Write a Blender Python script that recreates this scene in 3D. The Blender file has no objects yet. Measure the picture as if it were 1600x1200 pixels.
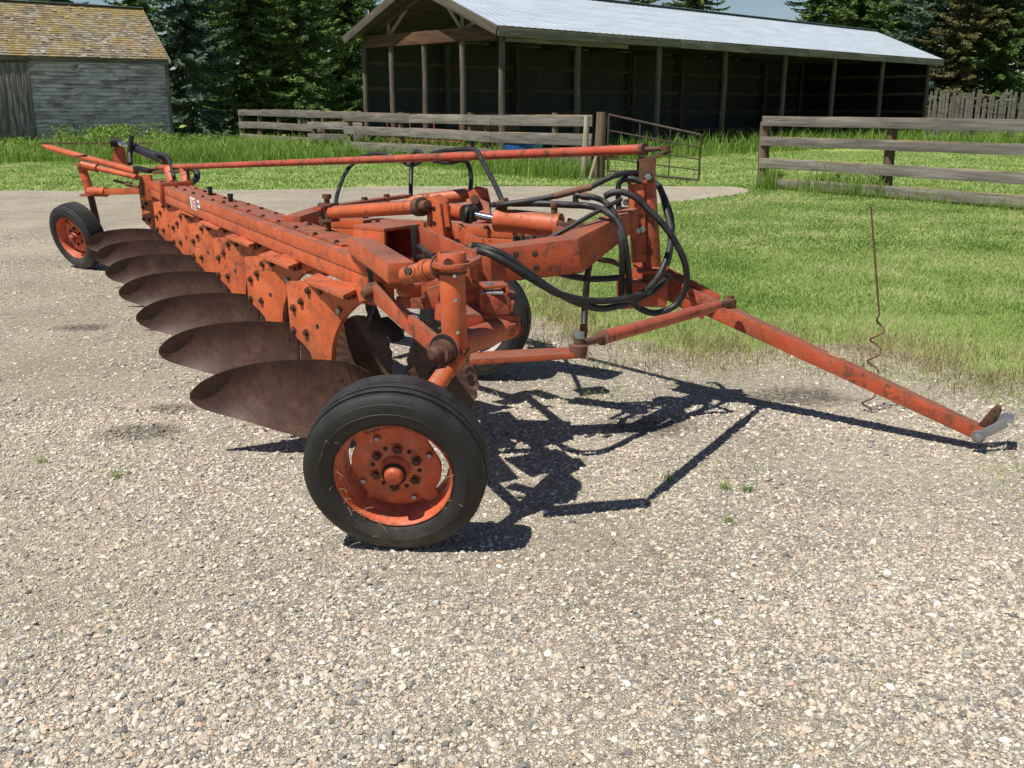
import bpy, bmesh, math, random
import numpy as np
from mathutils import Vector as V, Matrix as M4, noise as mnoise
random.seed(7); RNG = np.random.default_rng(11)
R = math.radians
sc = bpy.context.scene
COL = sc.collection
# ---------------------------------------------------------------- camera
FPX, PITCH, CH = 1504.0, R(16.1), 1.6
cp, sp = math.cos(PITCH), math.sin(PITCH)
cam = bpy.data.cameras.new('camera'); camo = bpy.data.objects.new('camera', cam); COL.objects.link(camo)
camo.location = (0, 0, CH); camo.rotation_euler = (math.pi/2-PITCH, 0, 0)
cam.sensor_width = 36; cam.lens = 36*FPX/1600; cam.clip_start = .05; cam.clip_end = 2000
sc.camera = camo
def ray(px, py):
    u = (600-py)/FPX
    return V(((px-800)/FPX, cp+sp*u, -sp+cp*u))
def at(px, py, y=None, z=None):            # a measured point of the photograph at a known depth or height
    d = ray(px, py); t = y/d.y if y is not None else (z-CH)/d.z
    return V((d.x*t, d.y*t, CH+d.z*t))
def onplane(px, py, p, n):
    d = ray(px, py); o = V((0, 0, CH)); t = (V(p)-o).dot(n)/d.dot(n)
    return o+d*t
def depth(p): return p.y*cp-(p.z-CH)*sp
# ---------------------------------------------------------------- light
SUN = V((-.40, -.33, 1.0)).normalized()
sun = bpy.data.lights.new('sun', 'SUN'); suno = bpy.data.objects.new('sun', sun); COL.objects.link(suno)
sun.energy = 5.0; sun.angle = R(.53); sun.color = (1, .95, .855)
suno.rotation_euler = SUN.to_track_quat('Z', 'Y').to_euler()
w = bpy.data.worlds.new('World'); sc.world = w; w.use_nodes = True
nt = w.node_tree; sky = nt.nodes.new('ShaderNodeTexSky'); sky.sky_type = 'NISHITA'; sky.sun_disc = False
sky.sun_elevation = math.asin(SUN.z); sky.sun_rotation = math.atan2(SUN.x, SUN.y); sky.altitude = 600; sky.dust_density = .15; sky.ozone_density = 2.
nt.links.new(sky.outputs[0], nt.nodes['Background'].inputs[0]); nt.nodes['Background'].inputs[1].default_value = .06
sc.view_settings.view_transform = 'Standard'; sc.view_settings.look = 'None'; sc.view_settings.exposure = .32; sc.view_settings.gamma = 1
# ---------------------------------------------------------------- materials
class Mt:
    def __init__(s, name, rough=.7, metal=0., spec=.5):
        s.m = bpy.data.materials.new(name); s.m.use_nodes = True; s.t = s.m.node_tree; s.b = s.t.nodes['Principled BSDF']
        s.b.inputs['Roughness'].default_value = rough; s.b.inputs['Metallic'].default_value = metal
        s.b.inputs['Specular IOR Level'].default_value = spec
    def n(s, ty, ins=None, **kw):
        nd = s.t.nodes.new(ty)
        for k, v in kw.items(): setattr(nd, k, v)
        for k, v in (ins or {}).items(): s.set(nd.inputs[k], v)
        return nd
    def set(s, sock, v):
        if isinstance(v, bpy.types.NodeSocket): s.t.links.new(v, sock)
        elif isinstance(v, (tuple, list)) and sock.type == 'RGBA' and len(v) == 3: sock.default_value = (*v, 1)
        else: sock.default_value = v
    def pos(s): return s.n('ShaderNodeNewGeometry').outputs['Position']
    def obj(s): return s.n('ShaderNodeTexCoord').outputs['Object']
    def island(s): return s.n('ShaderNodeNewGeometry').outputs['Random Per Island']
    def objrand(s): return s.n('ShaderNodeObjectInfo').outputs['Random']
    def scale(s, v, k): return s.n('ShaderNodeVectorMath', {0: v, 1: k if isinstance(k, tuple) else (k, k, k)}, operation='MULTIPLY').outputs[0]
    def vadd(s, v, k): return s.n('ShaderNodeVectorMath', {0: v, 1: k}, operation='ADD').outputs[0]
    def noise(s, v, sc_=5., det=4., ro=.55, dist=0., out=0):
        return s.n('ShaderNodeTexNoise', {'Vector': v, 'Scale': sc_, 'Detail': det, 'Roughness': ro, 'Distortion': dist}).outputs[out]
    def vor(s, v, sc_=5., feat='F1', out=0, rnd=1.):
        return s.n('ShaderNodeTexVoronoi', {'Vector': v, 'Scale': sc_, 'Randomness': rnd}, feature=feat).outputs[out]
    def ramp(s, f, stops, interp='LINEAR'):
        nd = s.n('ShaderNodeValToRGB', {0: f}); r = nd.color_ramp; r.interpolation = interp
        while len(r.elements) < len(stops): r.elements.new(.5)
        for e, (p, c) in zip(r.elements, stops):
            e.position = p; e.color = (*c, 1) if isinstance(c, tuple) else (c, c, c, 1)
        return nd.outputs[0]
    def mix(s, f, a, b, bt='MIX'):
        nd = s.n('ShaderNodeMix', data_type='RGBA', blend_type=bt)
        s.set(nd.inputs[0], f); s.set(nd.inputs[6], a); s.set(nd.inputs[7], b); return nd.outputs[2]
    def ma(s, op, a, b=0., c=0., clamp=False): return s.n('ShaderNodeMath', {0: a, 1: b, 2: c}, operation=op, use_clamp=clamp).outputs[0]
    def maprange(s, f, a, b, c=0., d=1.): return s.n('ShaderNodeMapRange', {0: f, 1: a, 2: b, 3: c, 4: d}).outputs[0]
    def bump(s, h, st=.3, dist=.01, nrm=None):
        ins = {'Height': h, 'Strength': st, 'Distance': dist}
        if nrm is not None: ins['Normal'] = nrm
        return s.n('ShaderNodeBump', ins).outputs[0]
    def out(s, col=None, rough=None, nrm=None, metal=None):
        for k, v in (('Base Color', col), ('Roughness', rough), ('Normal', nrm), ('Metallic', metal)):
            if v is not None: s.set(s.b.inputs[k], v)
        return s.m
def plain(name, col, rough=.6, metal=0.):
    m = Mt(name, rough, metal); n = m.noise(m.pos(), 30, 4)
    c = m.mix(m.ramp(n, [(.3, 0.), (.7, 1.)]), tuple(x*.75 for x in col), tuple(min(1, x*1.2) for x in col))
    return m.out(c, nrm=m.bump(n, .15, .004))
def paint(name, a, b, fade, wear=.0, top=.55, rust=(.115, .048, .028)):
    m = Mt(name, .5); p = m.pos(); g = m.n('ShaderNodeNewGeometry')
    c = m.mix(m.ramp(m.noise(p, 4, 6, .6), [(.3, 0.), (.7, 1.)]), a, b)
    c = m.mix(m.ma('MULTIPLY', m.ramp(m.noise(p, 9, 5, .65, .6), [(.5, 0.), (.75, 1.)]), .6), c, fade)
    up = m.n('ShaderNodeSeparateXYZ', {0: g.outputs['Normal']}).outputs[2]
    upm = m.maprange(up, .6, .95)
    dirt = m.ramp(m.noise(p, 5.5, 8, .7), [(.27, 0.), (.52, 1.)])
    c = m.mix(m.ma('MULTIPLY', m.ma('MULTIPLY', upm, dirt), top), c, (.20, .092, .06))
    c = m.mix(.75, c, m.ramp(m.noise(p, 3.1, 7, .7, .5), [(.30, .5), (.48, .92), (.7, 1.12)]), 'MULTIPLY')
    # scratches and chips
    chip = m.ramp(m.noise(p, 15, 10, .75, .5), [(.565-wear, 0.), (.615-wear, 1.)])
    big = m.ramp(m.noise(p, 2.4, 4, .6), [(.40, .1), (.58, 1.)])
    ch = m.ma('MULTIPLY', chip, big)
    bev = m.n('ShaderNodeBevel', {'Radius': .013}, samples=4).outputs[0]
    e = m.n('ShaderNodeVectorMath', {0: bev, 1: g.outputs['Normal']}, operation='DOT_PRODUCT').outputs['Value']
    e = m.maprange(e, .995, .92)
    e = m.ma('MULTIPLY', e, m.ramp(m.noise(p, 38, 6, .7), [(.38, 0.), (.58, 1.)]))
    rm = m.ma('MAXIMUM', m.ma('MULTIPLY', ch, .95), m.ma('MULTIPLY', e, .9))
    # streaks running down the sides
    st = m.ramp(m.noise(m.scale(p, (19., 19., 2.2)), 1., 8, .72), [(.53, 0.), (.74, 1.)])
    c = m.mix(m.ma('MULTIPLY', st, .5), c, (.25, .075, .035))
    rc = m.ramp(m.noise(p, 60, 5, .7), [(.3, tuple(x*.55 for x in rust)), (.7, tuple(x*1.5 for x in rust))])
    smg = m.ramp(m.noise(p, 5.2, 9, .74, .8), [(.52, 0.), (.70, 1.)])
    c = m.mix(m.ma('MULTIPLY', smg, .6), c, (.13, .06, .04))
    c = m.mix(rm, c, rc)
    spk = m.ramp(m.vor(p, 70, out=0), [(.05, 1.), (.10, 0.)])
    c = m.mix(m.ma('MULTIPLY', m.ma('MULTIPLY', spk, .5), m.ramp(m.noise(p, 5), [(.52, 0.), (.62, 1.)])), c, (.55, .50, .44))
    ro = m.maprange(m.ma('ADD', rm, m.ma('MULTIPLY', dirt, .3)), 0, 1, .42, .85)
    return m.out(c, ro, m.bump(m.ma('ADD', m.ma('MULTIPLY', rm, -1.), m.ma('MULTIPLY', m.noise(p, 80, 4), .35)), .35, .0025))
MO = paint('worn_orange_paint', (.60, .125, .036), (.50, .09, .027), (.60, .19, .095), wear=.0, top=.85)
MOR = paint('scuffed_red_orange_paint', (.54, .098, .034), (.41, .066, .025), (.50, .165, .10), wear=.05, top=.85)
MPL = paint('plate_orange_paint', (.62, .132, .038), (.53, .10, .03), (.64, .21, .105), wear=.02, top=.4)
MTB = paint('tube_faded_red_paint', (.50, .085, .04), (.40, .06, .03), (.55, .17, .11), wear=.05, top=.5)
MRIM = paint('rim_orange_paint', (.64, .13, .05), (.54, .095, .035), (.68, .27, .18), wear=-.01, top=.05)
def m_rust(name, a, b, c3, rough=.6, metal=.3, streak=True):
    m = Mt(name, rough, metal); p = m.pos()
    f = m.noise(p, 7, 8, .68)
    c = m.ramp(f, [(.3, a), (.55, b), (.8, c3)])
    if streak:
        s = m.ramp(m.noise(m.scale(p, (70., 70., 4.)), 1., 4, .6), [(.35, .68), (.7, 1.18)])
        c = m.mix(.65, c, s, 'MULTIPLY')
    return m.out(c, m.maprange(m.noise(p, 20, 6, .7), .3, .7, rough-.14, rough+.16), m.bump(m.noise(p, 120, 5, .7), .25, .002))
MMB = m_rust('moldboard_rust', (.038, .017, .011), (.078, .036, .022), (.14, .08, .055), .5, .1)
MRU = m_rust('rust_brown', (.06, .028, .018), (.14, .062, .036), (.22, .115, .07), .75, .1, False)
MGT = m_rust('dark_rusty_pipe', (.03, .02, .016), (.07, .042, .032), (.13, .085, .065), .75, .1, False)
MDK = m_rust('dark_greasy_steel', (.014, .012, .011), (.028, .023, .02), (.06, .045, .038), .65, .4, False)
MBO = m_rust('bolt_steel', (.035, .022, .017), (.085, .05, .035), (.2, .15, .12), .6, .5, False)
MGA = m_rust('galvanised_steel', (.24, .25, .26), (.38, .39, .40), (.52, .53, .54), .42, .8, False)
MCH = plain('chrome_rod', (.75, .77, .80), .14, 1.)
MBLK = plain('black_painted_steel', (.018, .018, .02), .4)
def m_hose():
    m = Mt('hose_rubber', .55); p = m.pos()
    d = m.ramp(m.noise(p, 14, 6, .65), [(.42, 0.), (.75, 1.)])
    return m.out(m.mix(m.ma('MULTIPLY', d, .45), (.011, .011, .013), (.085, .08, .072)), m.maprange(d, 0, 1, .48, .8), m.bump(m.noise(p, 160, 3), .15, .002))
MHO = m_hose()
def m_tyre():
    m = Mt('tyre_rubber', .62); p = m.pos()
    d = m.ramp(m.noise(p, 11, 8, .7), [(.38, 0.), (.72, 1.)])
    c = m.mix(m.ma('MULTIPLY', d, .4), (.011, .011, .012), (.06, .055, .048))
    low = m.maprange(m.n('ShaderNodeSeparateXYZ', {0: p}).outputs[2], .16, .0)
    c = m.mix(m.ma('MULTIPLY', low, m.ramp(m.noise(p, 25, 6, .7), [(.35, .2), (.7, .9)])), c, (.16, .135, .105))
    return m.out(c, m.maprange(d, 0, 1, .5, .85), m.bump(m.noise(p, 90, 5, .7), .25, .002))
MTY = m_tyre()
def m_wood(name, a, b, c3, lichen=.0, rough=.85):
    m = Mt(name, rough); o = m.obj(); r = m.objrand()
    q = m.vadd(m.scale(o, (1.1, 17., 17.)), m.n('ShaderNodeCombineXYZ', {0: m.ma('MULTIPLY', r, 37.), 1: m.ma('MULTIPLY', r, 91.)}).outputs[0])
    g = m.noise(q, 1., 8, .65, .5)
    c = m.ramp(g, [(.28, a), (.5, b), (.75, c3)])
    c = m.mix(.5, c, m.ramp(m.noise(m.scale(o, (.8, 2., 2.)), 1.3, 5, .6), [(.3, .6), (.7, 1.3)]), 'MULTIPLY')
    c = m.mix(.6, c, m.ramp(r, [(0., .7), (1., 1.25)]), 'MULTIPLY')
    if lichen:
        up = m.n('ShaderNodeSeparateXYZ', {0: m.n('ShaderNodeNewGeometry').outputs['Normal']}).outputs[2]
        l = m.ma('MULTIPLY', m.maprange(up, .5, .9), m.ramp(m.noise(m.pos(), 6, 6, .7), [(.35, 0.), (.5, 1.)]))
        c = m.mix(m.ma('MULTIPLY', l, lichen), c, (.36, .19, .045))
    return m.out(c, None, m.bump(g, .5, .012))
MWD = m_wood('weathered_grey_wood', (.075, .063, .052), (.17, .15, .13), (.30, .275, .25), .85)
MWB = m_wood('brown_post_wood', (.06, .038, .024), (.14, .095, .06), (.26, .19, .13), .2)
MWL = m_wood('pale_post_wood', (.20, .16, .115), (.34, .28, .21), (.5, .44, .36), .2)
MWR = m_wood('rusty_brown_beam', (.035, .017, .010), (.10, .046, .022), (.25, .12, .05))
MWX = m_wood('dark_shed_timber', (.045, .034, .026), (.10, .078, .06), (.19, .15, .12))
def m_leaf(name, cols, trans=.25, rough=.6, posn=.9, nw=.45):
    m = Mt(name, rough, 0., .3)
    f = m.ma('ADD', m.ma('MULTIPLY', m.island(), 1-nw), m.ma('MULTIPLY', m.ramp(m.noise(m.pos(), posn, 5, .65), [(.3, 0.), (.7, 1.)]), nw))
    c = m.ramp(f, [(.15+.7*i/(len(cols)-1), c_) for i, c_ in enumerate(cols)])
    m.out(c)
    tr = m.n('ShaderNodeBsdfTranslucent', {'Color': c}).outputs[0]
    mx = m.n('ShaderNodeMixShader', {0: trans, 1: m.b.outputs[0], 2: tr}).outputs[0]
    m.t.links.new(mx, m.t.nodes['Material Output'].inputs[0]); return m.m
MSP = m_leaf('spruce_needles', [(.035, .068, .02), (.085, .15, .038), (.20, .29, .075)], .2)
MSB = m_leaf('blue_spruce_needles', [(.035, .07, .04), (.08, .14, .09), (.18, .26, .19)], .2)
MSD = m_leaf('browning_spruce_needles', [(.07, .08, .03), (.17, .125, .05), (.12, .16, .055)], .2)
MDL = m_leaf('broad_leaves', [(.07, .14, .03), (.14, .24, .05), (.24, .35, .10)], .35)
MLW = m_leaf('lawn_blades', [(.17, .27, .065), (.27, .385, .105), (.39, .475, .17), (.52, .53, .27)], .35, .6, .75, .8)
MTG = m_leaf('tall_grass_blades', [(.13, .23, .04), (.20, .33, .055), (.31, .42, .11)], .4, .55, .5)
MDG = m_leaf('dry_grass_blades', [(.20, .22, .08), (.40, .34, .18), (.56, .48, .29)], .3, .7, 1.5)
MST = m_leaf('straw', [(.42, .36, .22), (.6, .54, .38)], .2, .7, 1.5)
def m_bark():
    m = Mt('bark', .9); q = m.scale(m.pos(), (5., 5., 1.2)); n = m.noise(q, 3, 7, .7)
    return m.out(m.ramp(n, [(.3, (.03, .022, .016)), (.7, (.12, .095, .075))]), None, m.bump(n, .6, .03))
MBK = m_bark()
def m_ground():
    m = Mt('grass_soil', .95); p = m.pos()
    a = m.noise(p, .5, 6, .65); b = m.noise(p, 9, 8, .75)
    c = m.ramp(m.ma('ADD', m.ma('MULTIPLY', a, .5), m.ma('MULTIPLY', b, .5)), [(.32, (.14, .23, .045)), (.5, (.23, .33, .075)), (.66, (.36, .41, .14))])
    fine = m.noise(m.scale(p, (55., 30., 30.)), 1., 5, .8)
    c = m.mix(.7, c, m.ramp(fine, [(.3, .55), (.7, 1.35)]), 'MULTIPLY')
    return m.out(c, None, m.bump(fine, .6, .03))
MGR = m_ground()
STAINS = [(at(222, 676, z=0), .17), (at(128, 513, z=0), .15), (at(1010, 668, z=0), .20), (at(1245, 622, z=0), .24), (at(270, 640, z=0), .12)]
def stain_nodes(m, p):
    tot = None
    wob = m.scale(m.vadd(m.noise(p, 6, 4, .6, out=1), (-.5, -.5, -.5)), .22)
    q = m.n('ShaderNodeVectorMath', {0: p, 1: wob}, operation='ADD').outputs[0]
    for c, r in STAINS:
        d = m.n('ShaderNodeVectorMath', {0: m.scale(m.vadd(q, (-c.x, -c.y, 0)), (.62, 1., 0.))}, operation='LENGTH').outputs['Value']
        s = m.maprange(d, r, r*.45)
        tot = s if tot is None else m.ma('MAXIMUM', tot, s)
    return m.ma('MULTIPLY', tot, m.ramp(m.noise(p, 34, 5, .75), [(.36, .25), (.56, 1.)]))
def m_gravel():
    m = Mt('gravel', .9, 0, .3); p = m.pos()
    wob = m.n('ShaderNodeVectorMath', {0: p, 1: m.scale(m.noise(p, 60, 2, out=1), .012)}, operation='ADD').outputs[0]
    PAL = [(0., (.12, .12, .125)), (.12, (.28, .27, .25)), (.26, (.50, .455, .375)), (.38, (.36, .315, .25)), (.5, (.55, .51, .445)), (.6, (.44, .33, .25)), (.7, (.58, .555, .51)), (.78, (.24, .24, .25)), (.88, (.46, .43, .375)), (1., (.70, .685, .65))]
    PAL = [(a_, (c_[0]*1.09, c_[1]*1.045, c_[2]*.985)) for a_, c_ in PAL]
    def stones(sc_):
        v = m.n('ShaderNodeTexVoronoi', {'Vector': wob, 'Scale': sc_}, feature='F1')
        col = m.ramp(m.n('ShaderNodeSeparateXYZ', {0: v.outputs['Color']}).outputs[0], PAL)
        ed = m.n('ShaderNodeTexVoronoi', {'Vector': wob, 'Scale': sc_}, feature='DISTANCE_TO_EDGE').outputs[0]
        return col, m.ramp(ed, [(0., 0.), (.22, 1.)]), v.outputs['Distance']
    c1, e1, d1 = stones(84.); c2, e2, d2 = stones(140.)
    k = m.ramp(m.noise(p, 22, 4), [(.42, 0.), (.58, 1.)])
    c = m.mix(k, c1, c2); e = m.ma('ADD', m.ma('MULTIPLY', e1, m.ma('SUBTRACT', 1., k)), m.ma('MULTIPLY', e2, k))
    c = m.mix(m.ma('MULTIPLY', m.ma('SUBTRACT', 1., e), .5), c, (.27, .225, .165))
    fines = m.ramp(m.noise(p, .75, 6, .68), [(.40, 0.), (.62, 1.)])
    att = m.n('ShaderNodeAttribute', attribute_name='fringe').outputs['Fac']
    fines = m.ma('MAXIMUM', m.ma('MULTIPLY', fines, .8), m.ma('MULTIPLY', att, m.ramp(m.noise(p, 3, 6, .7), [(.3, .3), (.6, 1.)])))
    fc = m.ramp(m.noise(p, 130, 6, .8), [(.3, (.36, .31, .215)), (.5, (.60, .525, .39)), (.7, (.74, .665, .52))])
    c = m.mix(m.ma('MULTIPLY', fines, m.ramp(m.noise(p, 45, 3), [(.35, 1.), (.65, .45)])), c, fc)
    c = m.mix(.6, c, m.ramp(m.noise(p, 1.3, 6, .65), [(.3, .8), (.7, 1.3)]), 'MULTIPLY')
    c = m.mix(m.ma('MULTIPLY', m.ramp(m.noise(p, .42, 4, .6), [(.48, 0.), (.66, 1.)]), .35), c, (.33, .30, .17))
    c = m.mix(.8, c, m.ramp(m.noise(p, 26, 3, .8), [(.34, .62), (.5, 1.02), (.66, 1.35)]), 'MULTIPLY')
    c = m.mix(m.ma('MULTIPLY', stain_nodes(m, p), .78), c, (.045, .036, .026))
    h = m.ma('ADD', m.ma('MULTIPLY', e, .8), m.ma('MULTIPLY', m.noise(p, 40, 5, .7), .6))
    return m.out(c, None, m.bump(h, .85, .013)), PAL
MGV, PAL = m_gravel()
def m_stone():
    m = Mt('pebble', .8, 0, .35); p = m.pos()
    c = m.ramp(m.island(), PAL)
    c = m.mix(.4, c, m.ramp(m.noise(p, 160, 4), [(.3, .7), (.7, 1.25)]), 'MULTIPLY')
    c = m.mix(m.ma('MULTIPLY', stain_nodes(m, p), .7), c, (.05, .04, .03))
    return m.out(c, None, m.bump(m.noise(p, 220, 3), .3, .002))
MPB = m_stone()
def m_roofmetal():
    m = Mt('corrugated_metal', .5, .15); o = m.obj()
    n = m.noise(m.scale(o, (.5, 2.2, 2.2)), 1.5, 5, .6)
    c = m.ramp(n, [(.3, (.36, .42, .48)), (.7, (.46, .52, .58))])
    return m.out(c, m.maprange(n, .3, .7, .5, .65))
MRF = m_roofmetal()
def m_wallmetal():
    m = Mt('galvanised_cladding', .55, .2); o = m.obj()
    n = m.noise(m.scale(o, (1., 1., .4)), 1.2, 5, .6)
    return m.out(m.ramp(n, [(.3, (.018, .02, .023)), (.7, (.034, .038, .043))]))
MWM = m_wallmetal()
def m_siding():
    m = Mt('peeling_painted_siding', .85); o = m.vadd(m.obj(), m.n('ShaderNodeCombineXYZ', {0: m.ma('MULTIPLY', m.island(), 4.), 1: 0., 2: m.ma('MULTIPLY', m.island(), .25)}).outputs[0])
    b = m.ramp(m.noise(m.scale(o, (1.0, 1., 3.)), 1.1, 9, .75, .2), [(.41, 0.), (.52, 1.)])
    big = m.noise(o, .55, 4, .6)
    wd = m.ramp(m.noise(m.scale(o, (2., 1., 40.)), 1., 6, .6), [(.3, (.20, .145, .13)), (.7, (.42, .33, .30))])
    pt = m.ramp(m.noise(m.scale(o, (3., 3., 9.)), 1., 4), [(.3, (.80, .72, .70)), (.7, (.93, .85, .82))])
    return m.out(m.mix(m.ma('MULTIPLY', b, m.ramp(big, [(.33, .25), (.6, 1.)])), wd, pt), None, m.bump(b, .3, .01))
MSI = m_siding()
def m_doorwood():
    m = Mt('weathered_door', .85); o = m.obj()
    g = m.noise(m.scale(o, (9., 9., .8)), 1.6, 8, .7, .3)
    return m.out(m.ramp(g, [(.34, (.10, .08, .078)), (.5, (.20, .165, .155)), (.6, (.36, .35, .345)), (.8, (.5, .5, .5))]), None, m.bump(g, .3, .01))
MDO = m_doorwood()
def m_shingle():
    m = Mt('mossy_shingles', .9); o = m.obj(); r = m.island()
    base = m.ramp(m.ma('ADD', m.ma('MULTIPLY', r, .6), m.ma('MULTIPLY', m.noise(o, 1.5, 4), .4)), [(.2, (.11, .09, .072)), (.5, (.21, .18, .14)), (.85, (.36, .32, .26))])
    ms = m.ramp(m.noise(o, 1.6, 8, .72), [(.44, 0.), (.60, 1.)])
    return m.out(m.mix(m.ma('MULTIPLY', ms, .72), base, (.30, .21, .045)), None, m.bump(m.noise(o, 18, 5), .4, .02))
MSH = m_shingle()
MWHT = plain('white_decal', (.72, .71, .68), .6); MRED = plain('red_print', (.42, .05, .04), .6); MYEL = plain('yellow_paint', (.52, .40, .12), .7)
MBLU = plain('blue_plastic', (.03, .12, .42), .5); MBOX = m_rust('brown_crate_wood', (.10, .05, .03), (.19, .10, .055), (.28, .17, .1), .85, 0, False)
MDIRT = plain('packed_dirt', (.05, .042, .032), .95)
# ---------------------------------------------------------------- mesh helpers
WM = {}
def setp(o, label=None, cat=None, group=None, kind=None):
    for k, v in (('label', label), ('category', cat), ('group', group), ('kind', kind)):
        if v: o[k] = v
    return o
def link(name, mesh, parent=None, m=None):
    m = m or M4.Identity(4)
    o = bpy.data.objects.new(name, mesh); COL.objects.link(o)
    if parent is not None: o.parent = parent; o.matrix_basis = WM[parent].inverted() @ m
    else: o.matrix_basis = m
    WM[o] = m; return o
def empty(name, loc, label, cat, group=None):
    o = link(name, None, None, M4.Translation(V(loc))); o.empty_display_size = .2
    return setp(o, label, cat, group)
def copy_tree(o, mat, label=None, parent=None):
    c = o.copy(); COL.objects.link(c); WM[c] = mat
    if parent is not None: c.parent = parent; c.matrix_basis = WM[parent].inverted() @ mat
    else: c.matrix_basis = mat
    if label: c['label'] = label
    for ch in o.children: copy_tree(ch, mat @ (WM[o].inverted() @ WM[ch]), None, c)
    return c
def frame(axis, up=(0, 0, 1)):
    a = V(axis).normalized(); u = V(up)
    if abs(a.dot(u.normalized())) > .98: u = V((1, 0, 0)) if abs(a.x) < .9 else V((0, 1, 0))
    s = u.cross(a).normalized(); return a, s, a.cross(s).normalized()
def crom(pts, n=8, k=None):
    P = [V(p) for p in pts]; P = [P[0]*2-P[1]]+P+[P[-1]*2-P[-2]]; o = []
    for i in range(1, len(P)-2):
        for j in range(n):
            t = j/n; a, b, c, d = P[i-1:i+3]
            o.append(.5*((2*b)+(c-a)*t+(2*a-5*b+4*c-d)*t*t+(3*b-a-3*c+d)*t**3))
    return o+[P[-2]]
class MB:
    def __init__(s): s.v = []; s.f = []
    def add(s, vs, fs):
        k = len(s.v); s.v += [V(v) for v in vs]; s.f += [tuple(i+k for i in f) for f in fs]; return s
    def box(s, c, ax, ay, az):          # half-axis vectors
        c, ax, ay, az = V(c), V(ax), V(ay), V(az)
        vs = [c+ax*i+ay*j+az*k for i in (-1, 1) for j in (-1, 1) for k in (-1, 1)]
        fl = [(0, 1, 3, 2), (4, 6, 7, 5), (0, 4, 5, 1), (2, 3, 7, 6), (0, 2, 6, 4), (1, 5, 7, 3)]
        if ax.cross(ay).dot(az) < 0: fl = [f[::-1] for f in fl]
        return s.add(vs, fl)
    def beam(s, p0, p1, wd, ht, up=(0, 0, 1), w1=None, h1=None):
        p0, p1 = V(p0), V(p1); a, sd, u = frame(p1-p0, up); w1 = w1 or wd; h1 = h1 or ht
        vs = []
        for p, w_, h_ in ((p0, wd, ht), (p1, w1, h1)):
            for x, y in ((-1, -1), (1, -1), (1, 1), (-1, 1)): vs.append(p+sd*x*w_/2+u*y*h_/2)
        return s.add(vs, [(3, 2, 1, 0), (4, 5, 6, 7), (0, 1, 5, 4), (1, 2, 6, 5), (2, 3, 7, 6), (3, 0, 4, 7)])
    def path(s, pts, wd, ht, up=(0, 0, 1), sc_=None):   # mitred rectangular bar
        P = [V(p) for p in pts]; k = len(P); rings = []
        for i, p in enumerate(P):
            d0 = (P[i]-P[i-1]).normalized() if i else (P[1]-P[0]).normalized()
            d1 = (P[i+1]-P[i]).normalized() if i < k-1 else d0
            a, sd, u = frame(d0+d1, up); f = 1/max(.4, (d0+d1).normalized().dot(d0)); q = (sc_[i] if sc_ else 1)
            rings.append([p+sd*x*wd/2*q+u*y*ht/2*f*q for x, y in ((-1, -1), (1, -1), (1, 1), (-1, 1))])
        vs = [v for r in rings for v in r]; fs = [(3, 2, 1, 0)]
        for i in range(k-1):
            for j in range(4): b = i*4; fs.append((b+j, b+(j+1) % 4, b+4+(j+1) % 4, b+4+j))
        fs.append(tuple((k-1)*4+j for j in range(4)))
        return s.add(vs, fs)
    def tube(s, pts, r, n=12, caps=True):
        P = [V(p) for p in pts]; k = len(P); rr = r if isinstance(r, (list, tuple)) else [r]*k
        ref = None; vs = []; fs = []
        for i, p in enumerate(P):
            d = (P[min(i+1, k-1)]-P[max(i-1, 0)]).normalized()
            if ref is None: a, ref, u = frame(d)
            ref = (ref-d*ref.dot(d)).normalized(); u = d.cross(ref)
            vs += [p+(ref*math.cos(2*math.pi*j/n)+u*math.sin(2*math.pi*j/n))*rr[i] for j in range(n)]
        for i in range(k-1):
            for j in range(n): fs.append((i*n+j, i*n+(j+1) % n, (i+1)*n+(j+1) % n, (i+1)*n+j))
        if caps: fs += [tuple(range(n))[::-1], tuple((k-1)*n+j for j in range(n))]
        return s.add(vs, fs)
    def cyl(s, p0, p1, r, n=20): return s.tube([p0, p1], r, n)
    def lathe(s, c, axis, prof, n=48, up=(0, 0, 1), closed=False):
        c = V(c); a, sd, u = frame(axis, up); vs = []; fs = []; k = len(prof)
        for (x, r) in prof: vs += [c+a*x+(sd*math.cos(2*math.pi*j/n)+u*math.sin(2*math.pi*j/n))*r for j in range(n)]
        for i in range(k if closed else k-1):
            i2 = (i+1) % k
            for j in range(n): fs.append((i*n+j, i*n+(j+1) % n, i2*n+(j+1) % n, i2*n+j))
        return s.add(vs, fs)
    def prism(s, poly, th):             # polygon (3D points) extruded by vector th
        P = [V(p) for p in poly]; th = V(th); k = len(P)
        return s.add(P+[p+th for p in P], [tuple(range(k))[::-1], tuple(k+i for i in range(k))]+[(i, (i+1) % k, k+(i+1) % k, k+i) for i in range(k)])
    def build(s, name, mat, parent=None, bevel=0., smooth=True, ang=38, m=None, label=None, local=False):
        me = bpy.data.meshes.new(name)
        if m is None:
            lo = V([min(v[i] for v in s.v) for i in range(3)]); hi = V([max(v[i] for v in s.v) for i in range(3)])
            m = M4.Translation((lo+hi)/2)
        inv = m.inverted() if not local else M4.Identity(4)
        me.from_pydata([inv @ v for v in s.v], [], s.f)
        bm = bmesh.new(); bm.from_mesh(me)
        bmesh.ops.recalc_face_normals(bm, faces=bm.faces)
        if bevel:
            es = [e for e in bm.edges if e.is_manifold and e.calc_face_angle(0) > R(35)]
            bmesh.ops.bevel(bm, geom=es, offset=bevel, segments=2, affect='EDGES', clamp_overlap=True, profile=.6)
        bm.to_mesh(me); bm.free()
        if smooth:
            me.shade_smooth(); me.set_sharp_from_angle(angle=R(ang))
        me.materials.append(mat)
        o = link(name, me, parent, m)
        if label: o['label'] = label
        return o
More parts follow.
